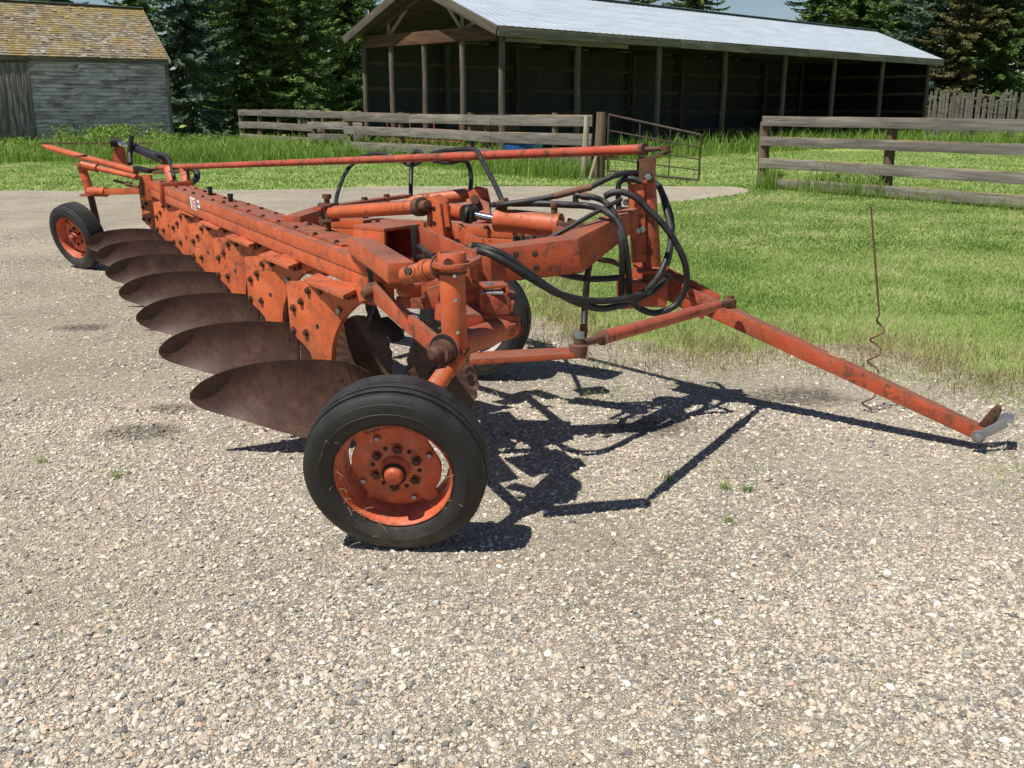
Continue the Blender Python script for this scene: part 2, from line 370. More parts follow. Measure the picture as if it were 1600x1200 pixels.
def plank(name, p0, p1, wd, ht, mat, parent=None, up=(0, 0, 1), bevel=.006, wob=0.):   # box whose local X runs along it
    p0, p1 = V(p0), V(p1); a, sd, u = frame(p1-p0, up); L = (p1-p0).length
    m = M4((( a.x, sd.x, u.x, p0.x), (a.y, sd.y, u.y, p0.y), (a.z, sd.z, u.z, p0.z), (0, 0, 0, 1)))
    b = MB(); n = max(1, int(L/.6)) if wob else 1
    ring = [[(i*L/n, x*wd/2+random.uniform(-wob, wob), y*ht/2+random.uniform(-wob, wob)) for x, y in ((-1, -1), (1, -1), (1, 1), (-1, 1))] for i in range(n+1)]
    vs = [v for r in ring for v in r]; fs = [(3, 2, 1, 0)]+[(i*4+j, i*4+(j+1) % 4, i*4+4+(j+1) % 4, i*4+4+j) for i in range(n) for j in range(4)]+[tuple(n*4+j for j in range(4))]
    b.add(vs, fs); return b.build(name, mat, parent, bevel, True, 38, m, None, True)
def pole(name, p0, p1, r, mat, parent=None, n=10, r1=None):
    p0, p1 = V(p0), V(p1); a, sd, u = frame(p1-p0); L = (p1-p0).length
    m = M4(((a.x, sd.x, u.x, p0.x), (a.y, sd.y, u.y, p0.y), (a.z, sd.z, u.z, p0.z), (0, 0, 0, 1)))
    k = 6; b = MB().tube([(L*i/k, random.uniform(-.2, .2)*r*.5, random.uniform(-.2, .2)*r*.5) for i in range(k+1)], [r+((r1 or r)-r)*i/k for i in range(k+1)], n)
    return b.build(name, mat, parent, 0, True, 50, m, None, True)
def npmesh(name, verts, faces, mat, parent=None, m=None, smooth=False):
    me = bpy.data.meshes.new(name); nv, nf, k = len(verts), len(faces), faces.shape[1]
    me.vertices.add(nv); me.vertices.foreach_set('co', verts.astype(np.float32).ravel())
    me.loops.add(nf*k); me.loops.foreach_set('vertex_index', faces.astype(np.int32).ravel())
    me.polygons.add(nf); me.polygons.foreach_set('loop_start', np.arange(0, nf*k, k, dtype=np.int32)); me.polygons.foreach_set('loop_total', np.full(nf, k, dtype=np.int32))
    me.polygons.foreach_set('use_smooth', np.full(nf, smooth, dtype=bool))
    me.update(calc_edges=True); me.materials.append(mat)
    return link(name, me, parent, m)
# ================================================================ SETTING
def inpoly(P, poly):
    x, y = P[:, 0], P[:, 1]; res = np.zeros(len(P), bool); n = len(poly)
    for i in range(n):
        x0, y0 = poly[i]; x1, y1 = poly[(i+1) % n]
        c = ((y0 > y) != (y1 > y)) & (x < (x1-x0)*(y-y0)/(y1-y0+1e-12)+x0); res ^= c
    return res
def dpoly(P, poly, closed=True):
    d = np.full(len(P), 1e9); n = len(poly)
    for i in range(n if closed else n-1):
        a = np.array(poly[i]); b = np.array(poly[(i+1) % n]); ab = b-a
        t = np.clip(((P-a) @ ab)/(ab @ ab+1e-12), 0, 1); d = np.minimum(d, np.linalg.norm(P-(a+t[:, None]*ab), axis=1))
    return d
def vnoise(P, sc_, seed=0):
    return np.array([mnoise.fractal(V((p[0]*sc_+seed, p[1]*sc_, seed*.37)), .9, 2., 3) for p in P])
def g2(px, py): p = at(px, py, z=0); return (p.x, p.y)
EDGE = [(8., 3.4), (4.4, 5.0)]+[g2(*p) for p in [(1600, 590), (1450, 562), (1330, 548), (1200, 552), (1080, 548), (960, 532), (850, 505), (795, 462), (785, 400), (805, 372), (900, 345), (1040, 318), (1165, 303), (1158, 294), (1050, 283), (960, 276), (890, 280), (700, 288), (600, 291), (480, 297), (250, 299), (0, 299)]]+[(-17, 19.5)]
YARD = EDGE+[(-17, -3), (8, -3)]
b = MB().add([(-500, -60, 0), (500, -60, 0), (500, 900, 0), (-500, 900, 0)], [(0, 1, 2, 3)])
setp(b.build('ground', MGR), kind='structure')
st = .09; gx, gy = np.arange(-17, 8.05, st), np.arange(-1.2, 20.4, st)
NX, NY = len(gx), len(gy)
GP = np.stack(np.meshgrid(gx, gy, indexing='xy'), -1).reshape(-1, 2)
dE = dpoly(GP, EDGE, False); ins = inpoly(GP, YARD); near = dE < .8
sd = np.where(ins, dE, -dE); sd[near] += vnoise(GP[near], 1.1, 3)*.22+vnoise(GP[near], 5., 9)*.10
keep = (sd > 0).reshape(NY, NX)
q = keep[:-1, :-1] | keep[1:, :-1] | keep[:-1, 1:] | keep[1:, 1:]
jj, ii = np.nonzero(q); idx = jj*NX+ii
fc = np.stack([idx, idx+1, idx+NX+1, idx+NX], 1); used, inv = np.unique(fc, return_inverse=True)
vv = np.concatenate([GP[used], np.full((len(used), 1), .004)], 1)
gv = npmesh('gravel_yard', vv, inv.reshape(-1, 4), MGV); setp(gv, kind='structure')
far = np.clip((GP[used][:, 0]+.2)/2.5, 0, 1)*np.clip((GP[used][:, 1]-3)/2, 0, 1)
fr = np.clip(1-sd[used]/(.35+1.5*far), 0, 1)**1.2
a = gv.data.attributes.new('fringe', 'FLOAT', 'POINT'); a.data.foreach_set('value', fr.astype(np.float32))
def ongravel(P):
    i = np.clip(((P[:, 0]-gx[0])/st).astype(int), 0, NX-2); j = np.clip(((P[:, 1]-gy[0])/st).astype(int), 0, NY-2)
    return q[j, i] & (P[:, 0] < 8) & (P[:, 0] > -17) & (P[:, 1] < 20.3)
# loose pebbles on the gravel near the viewer
def octa():
    v = [(1, 0, 0), (-1, 0, 0), (0, 1, 0), (0, -1, 0), (0, 0, 1), (0, 0, -1)]; f = [(0, 2, 4), (2, 1, 4), (1, 3, 4), (3, 0, 4), (2, 0, 5), (1, 2, 5), (3, 1, 5), (0, 3, 5)]
    v = [V(p) for p in v]; ed = {}; nf = []
    def mid(a, b):
        k = (min(a, b), max(a, b))
        if k not in ed: ed[k] = len(v); v.append((v[a]+v[b]).normalized())
        return ed[k]
    for a, b_, c in f:
        x, y, z = mid(a, b_), mid(b_, c), mid(c, a); nf += [(a, x, z), (b_, y, x), (c, z, y), (x, y, z)]
    return np.array([tuple(p) for p in v]), np.array(nf)
OV, OF = octa()
def pebbles(n, y0, y1, dmed, sig, dmax, pw):
    y = y0+(y1-y0)*RNG.random(n*2)**pw; x = (RNG.random(n*2)*2-1)*(.62*y+1.1)
    P = np.stack([x, y], 1); k = inpoly(P, YARD) & (dpoly(P, EDGE, False) > .12)
    pn = np.sin(P[:, 0]*1.9+np.sin(P[:, 1]*1.3)*2)*np.sin(P[:, 1]*2.3+P[:, 0])*.5+.5
    k &= RNG.random(len(P)) < (.28+.72*pn); P = P[k][:n]; n = len(P)
    d = np.clip(np.exp(np.log(dmed)+sig*RNG.standard_normal(n)), dmed*.5, dmax)/2
    shp = OV[None]*(1+.18*RNG.standard_normal((n, len(OV), 1)))
    sc3 = np.stack([d*(1+.35*RNG.random(n)), d*(.75+.3*RNG.random(n)), d*(.45+.3*RNG.random(n))], 1)
    shp = shp*sc3[:, None, :]; a = RNG.random(n)*6.28; t = RNG.standard_normal(n)*.3
    ct, st_ = np.cos(t)[:, None], np.sin(t)[:, None]
    x, z = shp[..., 0]*ct-shp[..., 2]*st_, shp[..., 0]*st_+shp[..., 2]*ct; y = shp[..., 1]
    ca, sa = np.cos(a)[:, None], np.sin(a)[:, None]
    out = np.stack([x*ca-y*sa+P[:, :1], x*sa+y*ca+P[:, 1:], z+(sc3[:, 2:]*.35+.004)], -1)
    return out.reshape(-1, 3), (OF[None]+(np.arange(n)*len(OV))[:, None, None]).reshape(-1, 3)
v1, f1 = pebbles(140000, 1.75, 5.2, .0078, .46, .026, 1.25); v2, f2 = pebbles(34000, 4.6, 13., .012, .36, .026, 1.1)
o = npmesh('pebbles', np.concatenate([v1, v2]), np.concatenate([f1, f2+len(v1)]), MPB, smooth=False)
setp(o, 'loose rounded pebbles scattered over the gravel yard', 'pebbles', kind='stuff')
# ---- grass blades
def blades(P, h, hs, w_, lean=.4):
    n = len(P); a = RNG.random(n)*6.283; H = h*np.clip(1+hs*RNG.standard_normal(n), .35, 2.); W_ = w_*(.7+.6*RNG.random(n))
    dx, dy = np.cos(a), np.sin(a); la = RNG.random(n)*6.283; ln = H*lean*(.3+RNG.random(n)); lx, ly = np.cos(la)*ln, np.sin(la)*ln
    o = np.zeros((n, 6, 3))
    for i, (k, z, wd) in enumerate([(0, 0, -1), (0, 0, 1), (.35, .6, .8), (.35, .6, -.8), (1, 1, -.12), (1, 1, .12)]):
        o[:, i, 0] = P[:, 0]+lx*k+dx*W_/2*wd; o[:, i, 1] = P[:, 1]+ly*k+dy*W_/2*wd; o[:, i, 2] = H*z*(1-.25*lean*k)
    o[:, [4, 5]] = o[:, [5, 4]]
    f = np.array([(0, 1, 2, 3), (3, 2, 4, 5)])
    return o.reshape(-1, 3), (f[None]+(np.arange(n)*6)[:, None, None]).reshape(-1, 4)
def cat(parts):
    V_, F_, k = [], [], 0
    for v, f in parts: V_.append(v); F_.append(f+k); k += len(v)
    return np.concatenate(V_), np.concatenate(F_)
def scatter(n, x0, x1, y0, y1, pw=1., margin=None):
    y = y0+(y1-y0)*RNG.random(n)**pw; x = x0+(x1-x0)*RNG.random(n); return np.stack([x, y], 1)
def infov(P, m=.06): return np.abs(P[:, 0]) < (.555+m)*P[:, 1]+.4
P = scatter(560000, -.6, 9, 4.2, 20.5, 1.6); P = P[infov(P)]; P = P[~ongravel(P)]; d = dpoly(P, EDGE, False)
P = P[(RNG.random(len(P)) < np.clip(d/.9+.12, 0, 1))]
yy = P[:, 1]; parts = []
for lo, hi, h, w_ in [(0, 7.5, .036, .0045), (7.5, 11, .04, .0075), (11, 21, .045, .013)]:
    parts.append(blades(P[(yy >= lo) & (yy < hi)], h, .3, w_, .6))
P = scatter(170000, -19, 22, 17.2, 36, 1.2); P = P[infov(P)]; P = P[~ongravel(P)]
parts.append(blades(P, .055, .3, .026, .7))
v, f = cat(parts); o = npmesh('lawn_grass', v, f, MLW); setp(o, 'short mown green lawn grass beside and behind the gravel yard', 'grass', kind='stuff')
# dry straw-coloured fringe where lawn meets gravel
P = scatter(240000, -.3, 6, 4.3, 12., 1.3); P = P[infov(P)]; i_ = inpoly(P, YARD); d = dpoly(P, EDGE, False); s_ = np.where(i_, d, -d)
cl = np.sin(P[:, 0]*7+np.sin(P[:, 1]*5)*1.5)*np.sin(P[:, 1]*6.1+P[:, 0]*2)
pr = np.exp(-(s_/.5)**2)*np.clip(.6+.6*cl, .08, 1)*np.clip((P[:, 0]+.5)/1., .2, 1); P = P[RNG.random(len(P)) < pr]
v, f = cat([blades(P[::2], .075, .45, .0045, .9), blades(P[1::7], .16, .4, .0035, .5)])
setp(npmesh('dry_grass', v, f, MDG), 'dry straw coloured grass fringe between gravel and lawn', 'dry grass', kind='stuff')
P2 = scatter(90000, -.1, 5, 3.6, 9., 1.2); i_ = inpoly(P2, YARD); d = dpoly(P2, EDGE, False)
cl = vnoise(P2, .9, 5)+.5*vnoise(P2, 3., 2); k = i_ & (d < 2.4) & (cl > .05) & (RNG.random(len(P2)) < .75*np.exp(-d*.9)); P2 = P2[k]
setp(npmesh('creeping_grass', *blades(P2, .034, .5, .0042, .9), MLW), 'thin green grass creeping into the gravel near the tongue', 'grass', kind='stuff')
# ---- barn
A = V((-.297, 28, 0)); UX = V((math.cos(R(44)), math.sin(R(44)), 0)); UY = V((-UX.y, UX.x, 0)); BL, BW, EZ, RZ = 27.4, 6.55, 3.72, 5.05
BM = M4(((UX.x, UY.x, 0, A.x), (UX.y, UY.y, 0, A.y), (0, 0, 1, 0), (0, 0, 0, 1)))
barn = empty('pole_barn', A, 'long open fronted pole barn with grey metal roof behind the board fences', 'barn')
def bl(x, y, z): return BM @ V((x, y, z))
def pxof(p): return 800+FPX*p.x/depth(p)
def xfor(px):
    lo, hi = 0, BL
    for _ in range(40):
        mid = (lo+hi)/2; lo, hi = (mid, hi) if pxof(bl(mid, 0, 2.5)) < px else (lo, mid)
    return lo
def yfor(px):
    lo, hi = 0, BW
    for _ in range(40):
        mid = (lo+hi)/2; lo, hi = (mid, hi) if pxof(bl(0, mid, 2.5)) > px else (lo, mid)
    return lo
def corr(x0, x1, y0, z0, y1, z1, pitch=.3, amp=.009):   # ribbed sheet
    n = int((x1-x0)/pitch); xs = []
    for i in range(n):
        x = x0+i*pitch; xs += [(x, 0), (x+pitch*.68, 0), (x+pitch*.76, amp), (x+pitch*.92, amp)]
    xs.append((x1, 0)); sl = V((0, y1-y0, z1-z0)); nr = V((1, 0, 0)).cross(sl).normalized(); vs = []; k = len(xs)
    for (x, h) in xs: vs += [V((x, y0, z0))+nr*h, V((x, y1, z1))+nr*h]
    th = [v-nr*.012 for v in vs]; m = len(vs)
    fs = [(2*i, 2*i+2, 2*i+3, 2*i+1) for i in range(k-1)]
    return vs+th, fs+[tuple(j+m for j in f[::-1]) for f in fs]+[(2*i, 2*i+m, 2*i+2+m, 2*i+2) for i in range(k-1)]
mb = MB(); ov = .38; sl = (RZ-EZ)/(BW/2)
mb.add(*corr(-.5, BL+.5, -ov, EZ-sl*ov+.12, BW/2, RZ+.12)); mb.add(*corr(-.5, BL+.5, BW+.2, EZ-sl*.2+.12, BW/2, RZ+.12))
mb.v = [BM @ v for v in mb.v]; roof = mb.build('roof', MRF, barn, 0, False, m=BM)
for s_ in (0, 1):
    a0, a1 = (-ov+.03, BW/2) if s_ == 0 else (BW+.17, BW/2)
    MB().prism([bl(-.47, a0, EZ-sl*(ov if s_ == 0 else .2)+.075), bl(BL+.47, a0, EZ-sl*(ov if s_ == 0 else .2)+.075), bl(BL+.47, a1, RZ+.075), bl(-.47, a1, RZ+.075)], (0, 0, -.02)).build('shade_sheet', MWX, roof, 0, False, m=BM)  # dark sheet added below each slope so the roof underside stays shaded
mb = MB().path([bl(-.5, BW/2-.16, RZ+.09), bl(BL+.5, BW/2-.16, RZ+.09)], .3, .02); mb.build('ridge_cap', MGA, roof)
zf = EZ-sl*ov
for i in range(7):
    x0 = -.5+(BL+1)/7*i; plank('fascia_board', bl(x0, -ov-.02, zf-.03), bl(x0+(BL+1)/7-.012, -ov-.02, zf-.03+random.uniform(-.02, .02)), .04, .24, MWD, roof)
for s in (0, 1):
    for xx in (-.52, BL+.52):
        plank('rake_board', bl(xx, -ov if s == 0 else BW+.2, zf-.02+(0 if s == 0 else sl*.18)), bl(xx, BW/2, RZ-.02), .04, .24, MWX, roof)
fpx = [786, 904, 1030, 1133, 1226, 1303, 1378]
for p in [xfor(q) for q in fpx]+[BL]: pole('post', bl(p, .05, -.3), bl(p, .05, EZ-.1), .105, MWX, barn, 10, .09)
gps = [yfor(q) for q in (721, 662, 611)]+[BW-.1]
for p in gps: pole('post', bl(.05, p, -.3), bl(.05, p, EZ-.1), .10, MWX, barn, 10, .085)
plank('header_beam', bl(0, .15, EZ-.16), bl(0, BW-.15, EZ-.16), .12, .36, MWR, barn, wob=.006)
plank('eave_beam', bl(0, .16, EZ-.12), bl(BL, .16, EZ-.12), .1, .28, MWX, barn)
plank('lower_fascia', bl(0, -.2, EZ-.32), bl(5.2, -.2, EZ-.32), .04, .2, MWD, barn)
for k, xx in enumerate(np.linspace(.25, BL-.3, 11)):
    if k: plank('truss_chord', bl(xx, 0, EZ-.02), bl(xx, BW, EZ-.02), .05, .2, MWX, barn)
    for s in (-1, 1): plank('rafter', bl(xx, BW/2+s*BW/2, EZ-.02), bl(xx, BW/2, RZ-.12), .05, .16, MWX, barn)
    for y0, y1 in ((1.9, 1.0), (1.9, 2.9), (5.4, 4.4), (5.4, 6.3), (1.9, 1.9), (5.4, 5.4)):
        zt = EZ+sl*min(y1, BW-y1)-.1; plank('truss_web', bl(xx, y0, EZ-.02), bl(xx, y1, zt), .045, .10, MWL if k == 0 else MWX, barn)
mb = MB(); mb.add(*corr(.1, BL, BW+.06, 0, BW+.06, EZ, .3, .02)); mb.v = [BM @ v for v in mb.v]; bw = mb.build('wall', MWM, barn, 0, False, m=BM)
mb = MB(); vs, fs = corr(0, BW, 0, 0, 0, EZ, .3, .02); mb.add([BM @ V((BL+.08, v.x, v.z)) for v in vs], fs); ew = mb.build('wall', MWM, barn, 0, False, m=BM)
for z in (.55, 1.35, 2.15, 2.95): plank('girt', bl(.1, BW-.02, z), bl(BL, BW-.02, z), .05, .13, MWX, bw); plank('girt', bl(BL-.02, .1, z), bl(BL-.02, BW-.05, z), .05, .13, MWX, ew)
for x in np.linspace(3.5, BL-.3, 8): pole('post', bl(x, BW-.16, -.2), bl(x, BW-.16, EZ-.1), .1, MWX, barn)
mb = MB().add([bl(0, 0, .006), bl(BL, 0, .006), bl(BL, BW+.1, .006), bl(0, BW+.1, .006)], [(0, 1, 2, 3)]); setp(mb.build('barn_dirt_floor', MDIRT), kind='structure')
c = bl(2.2, 2.6, 0); cr = empty('wooden_bin', c, 'brown slatted wooden bin standing inside the barn behind the front post', 'bin')
for j in range(4):
    z = .16+j*.28
    for s in (-1, 1):
        plank('side_board', c+UX*-.6+UY*s*.45+V((0, 0, z)), c+UX*.6+UY*s*.45+V((0, 0, z)), .03, .25, MBOX, cr); plank('side_board', c+UY*-.43+UX*s*.6+V((0, 0, z)), c+UY*.43+UX*s*.6+V((0, 0, z)), .03, .25, MBOX, cr)
MB().box(c+V((0, 0, .1)), UX*.58, UY*.42, (0, 0, .02)).build('bottom', MBOX, cr)
# ---- old shed
C = at(257, 92, y=38); SE = C.z; C.z = 0; SX = V((.80, .60, 0)).normalized(); SY = V((-SX.y, SX.x, 0)); SL, SW = 9.5, 5.0
SMX = M4(((SX.x, SY.x, 0, C.x), (SX.y, SY.y, 0, C.y), (0, 0, 1, 0), (0, 0, 0, 1)))
def sl_(x, y, z): return SMX @ V((x, y, z))
shed = empty('old_shed', C, 'weathered old shed with peeling white siding and mossy shingle roof', 'shed')
mb = MB(); nb = int(SE/.135)
for i in range(nb):
    z0, z1 = .08+i*.135, .08+(i+1)*.135
    j = 0; x = -SL
    while x < 0:
        x1 = min(0, x+random.uniform(2.2, 4.6)); mb.add([sl_(x+.003, -.055, z0), sl_(x1-.003, -.055, z0), sl_(x1-.003, -.012, z1-.007), sl_(x+.003, -.012, z1-.007), sl_(x+.003, .0, z0), sl_(x1-.003, .0, z0)], [(0, 1, 2, 3), (4, 5, 1, 0)]); x = x1
sw = mb.build('wall', MSI, shed, 0, False, m=SMX)
RZS = 5.25; mb = MB()
mb.prism([sl_(0, 0, 0), sl_(0, SW, 0), sl_(0, SW, SE), sl_(0, SW/2, RZS-.08), sl_(0, 0, SE)], SX*-.04); mb.prism([sl_(-SL, 0, 0), sl_(-SL, SW, 0), sl_(-SL, SW, SE), sl_(-SL, SW/2, RZS-.08), sl_(-SL, 0, SE)], SX*.04)
mb.box(sl_(-SL/2, SW, SE/2), SX*SL/2, SY*.03, (0, 0, SE/2)); mb.build('wall', MSI, shed, 0, False, m=SMX)
plank('corner_board', sl_(.03, -.05, 0), sl_(.03, -.05, SE), .12, .05, MWD, shed, up=SY); plank('corner_board', sl_(.06, .07, 0), sl_(.06, .07, SE), .12, .04, MWD, shed, up=SX)
plank('frieze_board', sl_(-SL, -.06, SE-.08), sl_(.1, -.06, SE-.08), .05, .24, MWD, shed)
dx = (45-262)/1; xd = -3.6
for _ in range(60):
    if pxof(sl_(xd, 0, 2)) > 43: xd -= .02
    else: break
dr = MB()
for i in range(8): dr.box(sl_(xd-.14-i*.17, -.075, 1.55), SX*.082, SY*.015, (0, 0, 1.5))
dr = dr.build('door', MDO, shed, .004, m=SMX)
plank('door_frame', sl_(xd, -.08, 0), sl_(xd, -.08, 3.08), .10, .06, MWD, dr, up=SY); plank('door_frame', sl_(xd-1.6, -.10, 3.14), sl_(xd+.1, -.10, 3.14), .08, .16, MWX, dr)
# shingle roof, every course laid shingle by shingle
def sroof(side):
    mb = MB(); y0, z0 = -.13, SE-.03; y1, z1 = SW/2, RZS; n = 24
    if side: y0, y1 = SW+.32, SW/2
    s = V((0, y1-y0, z1-z0)); L = s.length; s.normalize(); nr = V((1, 0, 0)).cross(s) if not side else s.cross(V((1, 0, 0)))
    if nr.z < 0: nr = -nr
    for i in range(n):
        e = L/n; x = -SL-.3+random.uniform(0, .1)
        while x < .1:
            wd = random.uniform(.09, .2); x1 = min(x+wd, .12); j = random.uniform(-.012, .012); lift = random.random() < .03
            b0 = V((x+.003, y0, z0))+s*(i*e+j-.01)+nr*(.028+(.02 if lift else 0)); b1 = b0+V((x1-x-.006, 0, 0)); t = s*(e*1.25)-nr*.024
            vs = [b0, b1, b1+t, b0+t, b0-nr*.014, b1-nr*.014]; mb.add([SMX @ v for v in vs], [(0, 1, 2, 3), (4, 5, 1, 0)]); x = x1
    mb.prism([SMX @ V((-SL-.3, y0, z0)), SMX @ V((.1, y0, z0)), SMX @ V((.1, y1, z1)), SMX @ V((-SL-.3, y1, z1))], (SMX.to_3x3() @ nr)*-.04)
    return mb
r_ = sroof(0); r_.add(*(lambda q: (q.v, q.f))(sroof(1))); sr = r_.build('roof', MSH, shed, 0, False, m=SMX)
plank('ridge_board', sl_(-SL-.3, SW/2-.02, RZS+.03), sl_(.12, SW/2-.02, RZS+.03), .22, .03, MGA, sr); plank('rake_board', sl_(.11, -.32, SE-.16), sl_(.11, SW/2, RZS-.04), .03, .14, MWD, sr)
# ---- fences
def rail_fence(name, p0, p1, zs, ht, posts, label, mat=MWD, pr=.08, top=1.45, seg=3.2, pm=MWB, side=-1):
    p0, p1 = V((*p0, 0)), V((*p1, 0)); d = (p1-p0); L = d.length; d.normalize(); nrm = V((-d.y, d.x, 0))*side
    if nrm.y > 0: nrm = -nrm
    f = empty(name, p0, label, 'fence', 'weathered board fences around the corral')
    for s in posts: pole('post', p0+d*L*s+V((0, 0, -.3)), p0+d*L*s+V((random.uniform(-.03, .03), 0, top+random.uniform(-.06, .03))), pr*random.uniform(.85, 1.15), pm, f)
    for z in zs:
        n = max(1, round(L/seg)); off = 0
        for i in range(n):
            a_, b_ = p0+d*L*i/n, p0+d*(L*(i+1)/n-.01); dz = random.uniform(-.025, .025)
            plank('rail', a_+nrm*(pr+.02+.003*(i % 2))+V((0, 0, z+off)), b_+nrm*(pr+.02+.003*(i % 2))+V((0, 0, z+dz)), .045, ht*random.uniform(.92, 1.06), mat, f, wob=.006); off = dz
    return f
rail_fence('board_fence', (5.03, 19.7), (12.2, 9.4), (1.32, .94, .52, .15), .19, (0.0, .225, .47, .72, .96), 'four rail grey board fence on the right beside the lawn', pr=.10, top=1.3, seg=5.2)
rail_fence('board_fence', (1.9, 22.7), (-5.2, 31.3), (1.28, .86, .43), .25, (.12, .36, .42, .72, .98), 'grey board fence left of the metal gate in front of barn', seg=3.6)
rail_fence('board_fence', (-4.7, 31.9), (-7.0, 34.5), (1.33, .98, .60, .2), .23, (.1, .9), 'short grey board fence panel overlapping the longer fence by the barn', seg=4)
rail_fence('board_fence', (-6.6, 35), (-11.4, 42.), (1.34, .86, .36), .25, (0, .25, .5, .75, 1), 'far grey board fence in front of the dark spruces', seg=3.2)
gp = empty('gate_post', (1.98, 22.4, 0), 'thick dark brown gate post where the metal gate hangs', 'post'); pole('timber', (1.98, 22.4, -.3), (2.0, 22.4, 1.47), .13, MWB, gp, 12, .11)
lp = empty('fence_stake', (1.63, 22.3, 0), 'pale upright stake in front of the fence by the gate', 'post'); pole('timber', (1.60, 22.3, -.2), (1.68, 22.32, 1.40), .065, MWL, lp)
ls = empty('leaning_stick', (1.73, 22.15, 0), 'white stick leaning against the thick gate post', 'stick'); pole('timber', (1.74, 22.1, .0), (1.93, 22.27, .62), .032, MWL, ls)
# metal gate, sagging
gt = empty('metal_gate', (2.2, 22.3, 0), 'rusty tubular metal gate standing open beside the thick post', 'gate')
h0, h1 = V((2.16, 22.3, 0)), V((4.05, 21.3, 0))
def gpt(s, t): return h0.lerp(h1, s)+V((0, 0, (1-s)*(.20+t*1.22)+s*(.06+t*.95)))
fr_ = MB()
for s in (0, 1): fr_.tube([gpt(s, 0), gpt(s, 1)], .024, 8)
for t in (0, 1): fr_.tube([gpt(s/6, t) for s in range(7)], .024, 8)
fr_ = fr_.build('frame', MGT, gt)
for t in (.22, .46, .72): MB().tube([gpt(0, t), gpt(1, t)], .015, 8).build('bar', MGT, gt)
for s in (.35, .68): MB().tube([gpt(s, 0), gpt(s, 1)], .015, 8).build('upright', MGT, gt)
# slab fence far right
sf = empty('slab_fence', (17.5, 40, 0), 'tall grey windbreak fence of uneven upright slabs at far right', 'fence')
mb = MB(); s0, s1 = V((17.3, 41.5, 0)), V((33, 44, 0)); n = 105
for i in range(n):
    p = s0.lerp(s1, (i+random.uniform(-.2, .2))/n); hh = random.uniform(1.95, 2.3)-(.25 if random.random() < .1 else 0)
    mb.beam(p, p+V((random.uniform(-.05, .05), 0, hh)), random.uniform(.08, .125), .03, up=(0, 1, 0))
mb.build('slab_boards', MWD, sf, 0)
for z in (.5, 1.6): plank('rail', s0+V((0, .06, z)), s1+V((0, .06, z)), .06, .1, MWX, sf)
# red pipe panel and blue tub behind the fence, rusty harrow by the shed
pp = empty('pipe_panel', (-2.4, 29.6, 0), 'low red pipe livestock panel seen through the long fence', 'panel')
q0, q1 = V((-3.9, 31.2, 0)), V((-1.5, 28.8, 0)); mb = MB()
for s in (0, .33, .66, 1): MB().tube([q0.lerp(q1, s)+V((0, 0, .0)), q0.lerp(q1, s)+V((0, 0, 1.15))], .022, 8).build('upright', MTB, pp)
mb = MB()
for z in (.3, .6, .9, 1.12): MB().tube([q0+V((0, 0, z)), q1+V((0, 0, z))], .02, 8).build('pipe', MTB, pp)

bt = empty('plastic_tub', (.3, 25.4, 0), 'blue plastic tub lying behind the long fence', 'tub')
MB().lathe((.30, 26.0, .0), (0, 0, 1), [(.32, .0), (.32, .42), (.34, .46), (.72, .52), (.74, .55), (.72, .55), (.70, .49), (.38, .40), (.38, 0)], 24).build('shell', MBLU, bt)
mb = MB()
for a in (0, 2.1, 4.2): mb.beam((.30+.36*math.cos(a), 26+.36*math.sin(a), 0), (.30+.36*math.cos(a), 26+.36*math.sin(a), .34), .06, .06)
mb.build('support_block', MWX, bt)
hp = at(120, 232, z=.35); hr = empty('rusty_harrow', (hp.x, hp.y, 0), 'rusty old harrow bar lying in weeds before the shed', 'harrow')
e0, e1 = at(62, 224, y=hp.y)-V((0, 0, 0)), at(240, 224, y=hp.y+.4); mb = MB().beam(e0, e1, .07, .07).beam(e0+V((-3, .2, -.25)), e1+V((-3.2, .5, -.28)), .06, .06)
mb.build('crossbar', MRU, hr)
for s in np.linspace(.05, .95, 8): p = e0.lerp(e1, s); MB().tube([p, p+V((0, -.02, -.2)), p+V((.0, -.12, -.42)), p+V((0, -.05, -.6))], .02, 6).build('tine', MRU, hr)
for s in (.1, .8): p = e0.lerp(e1, s); MB().beam(p, p+V((-1.6, .3, -.26)), .05, .05).build('drawbar', MRU, hr)
# ---- tall grass
def strip(n, p0, p1, wd, j=1.):
    p0, p1 = np.array(p0), np.array(p1); d = p1-p0; nn = np.array([-d[1], d[0]])/np.linalg.norm(d)
    return p0+RNG.random((n, 1))*d+nn*(RNG.standard_normal((n, 1))*wd)
parts = []
P = scatter(36000, -18.5, -4.8, 27.6, 44); k = (P[:, 1] > 26.2-.15*P[:, 0]+.6*np.sin(P[:, 0]*1.3)) & infov(P, .1) & ((P-np.array([C.x, C.y])) @ np.array([SY.x, SY.y]) < -.05)
k &= (P[:, 1] < 36+(-4.8-P[:, 0])*1.05); parts.append(blades(P[k], .42, .35, .026, .5))
parts += [blades(strip(3500, (1.7, 22.5), (-5.2, 31.0), .35), .33, .45, .018, .5), blades(strip(1500, (1.7, 22.2), (-.5, 24.6), .45), .42, .4, .016, .5),
          blades(strip(2600, (5.0, 19.5), (11.5, 10.2),   .22), .2, .5, .011, .5), blades(strip(500, (5.6, 18.7), (6.6, 17.2), .2), .4, .35, .012, .4), blades(strip(300, (4.95, 19.4), (5.2, 19.2), .2), .4, .35, .012, .4),
          blades(strip(6000, tuple(bl(4, -.6, 0))[:2], tuple(bl(BL, -.6, 0))[:2], .5), .5, .45, .03, .45), blades(strip(3000, tuple(bl(-.6, 0, 0))[:2], tuple(bl(-.6, BW, 0))[:2], .5), .5, .45, .03, .45),
          blades(strip(4000, (17, 40.8), (33, 43.3), .5), .5, .4, .035, .45)]
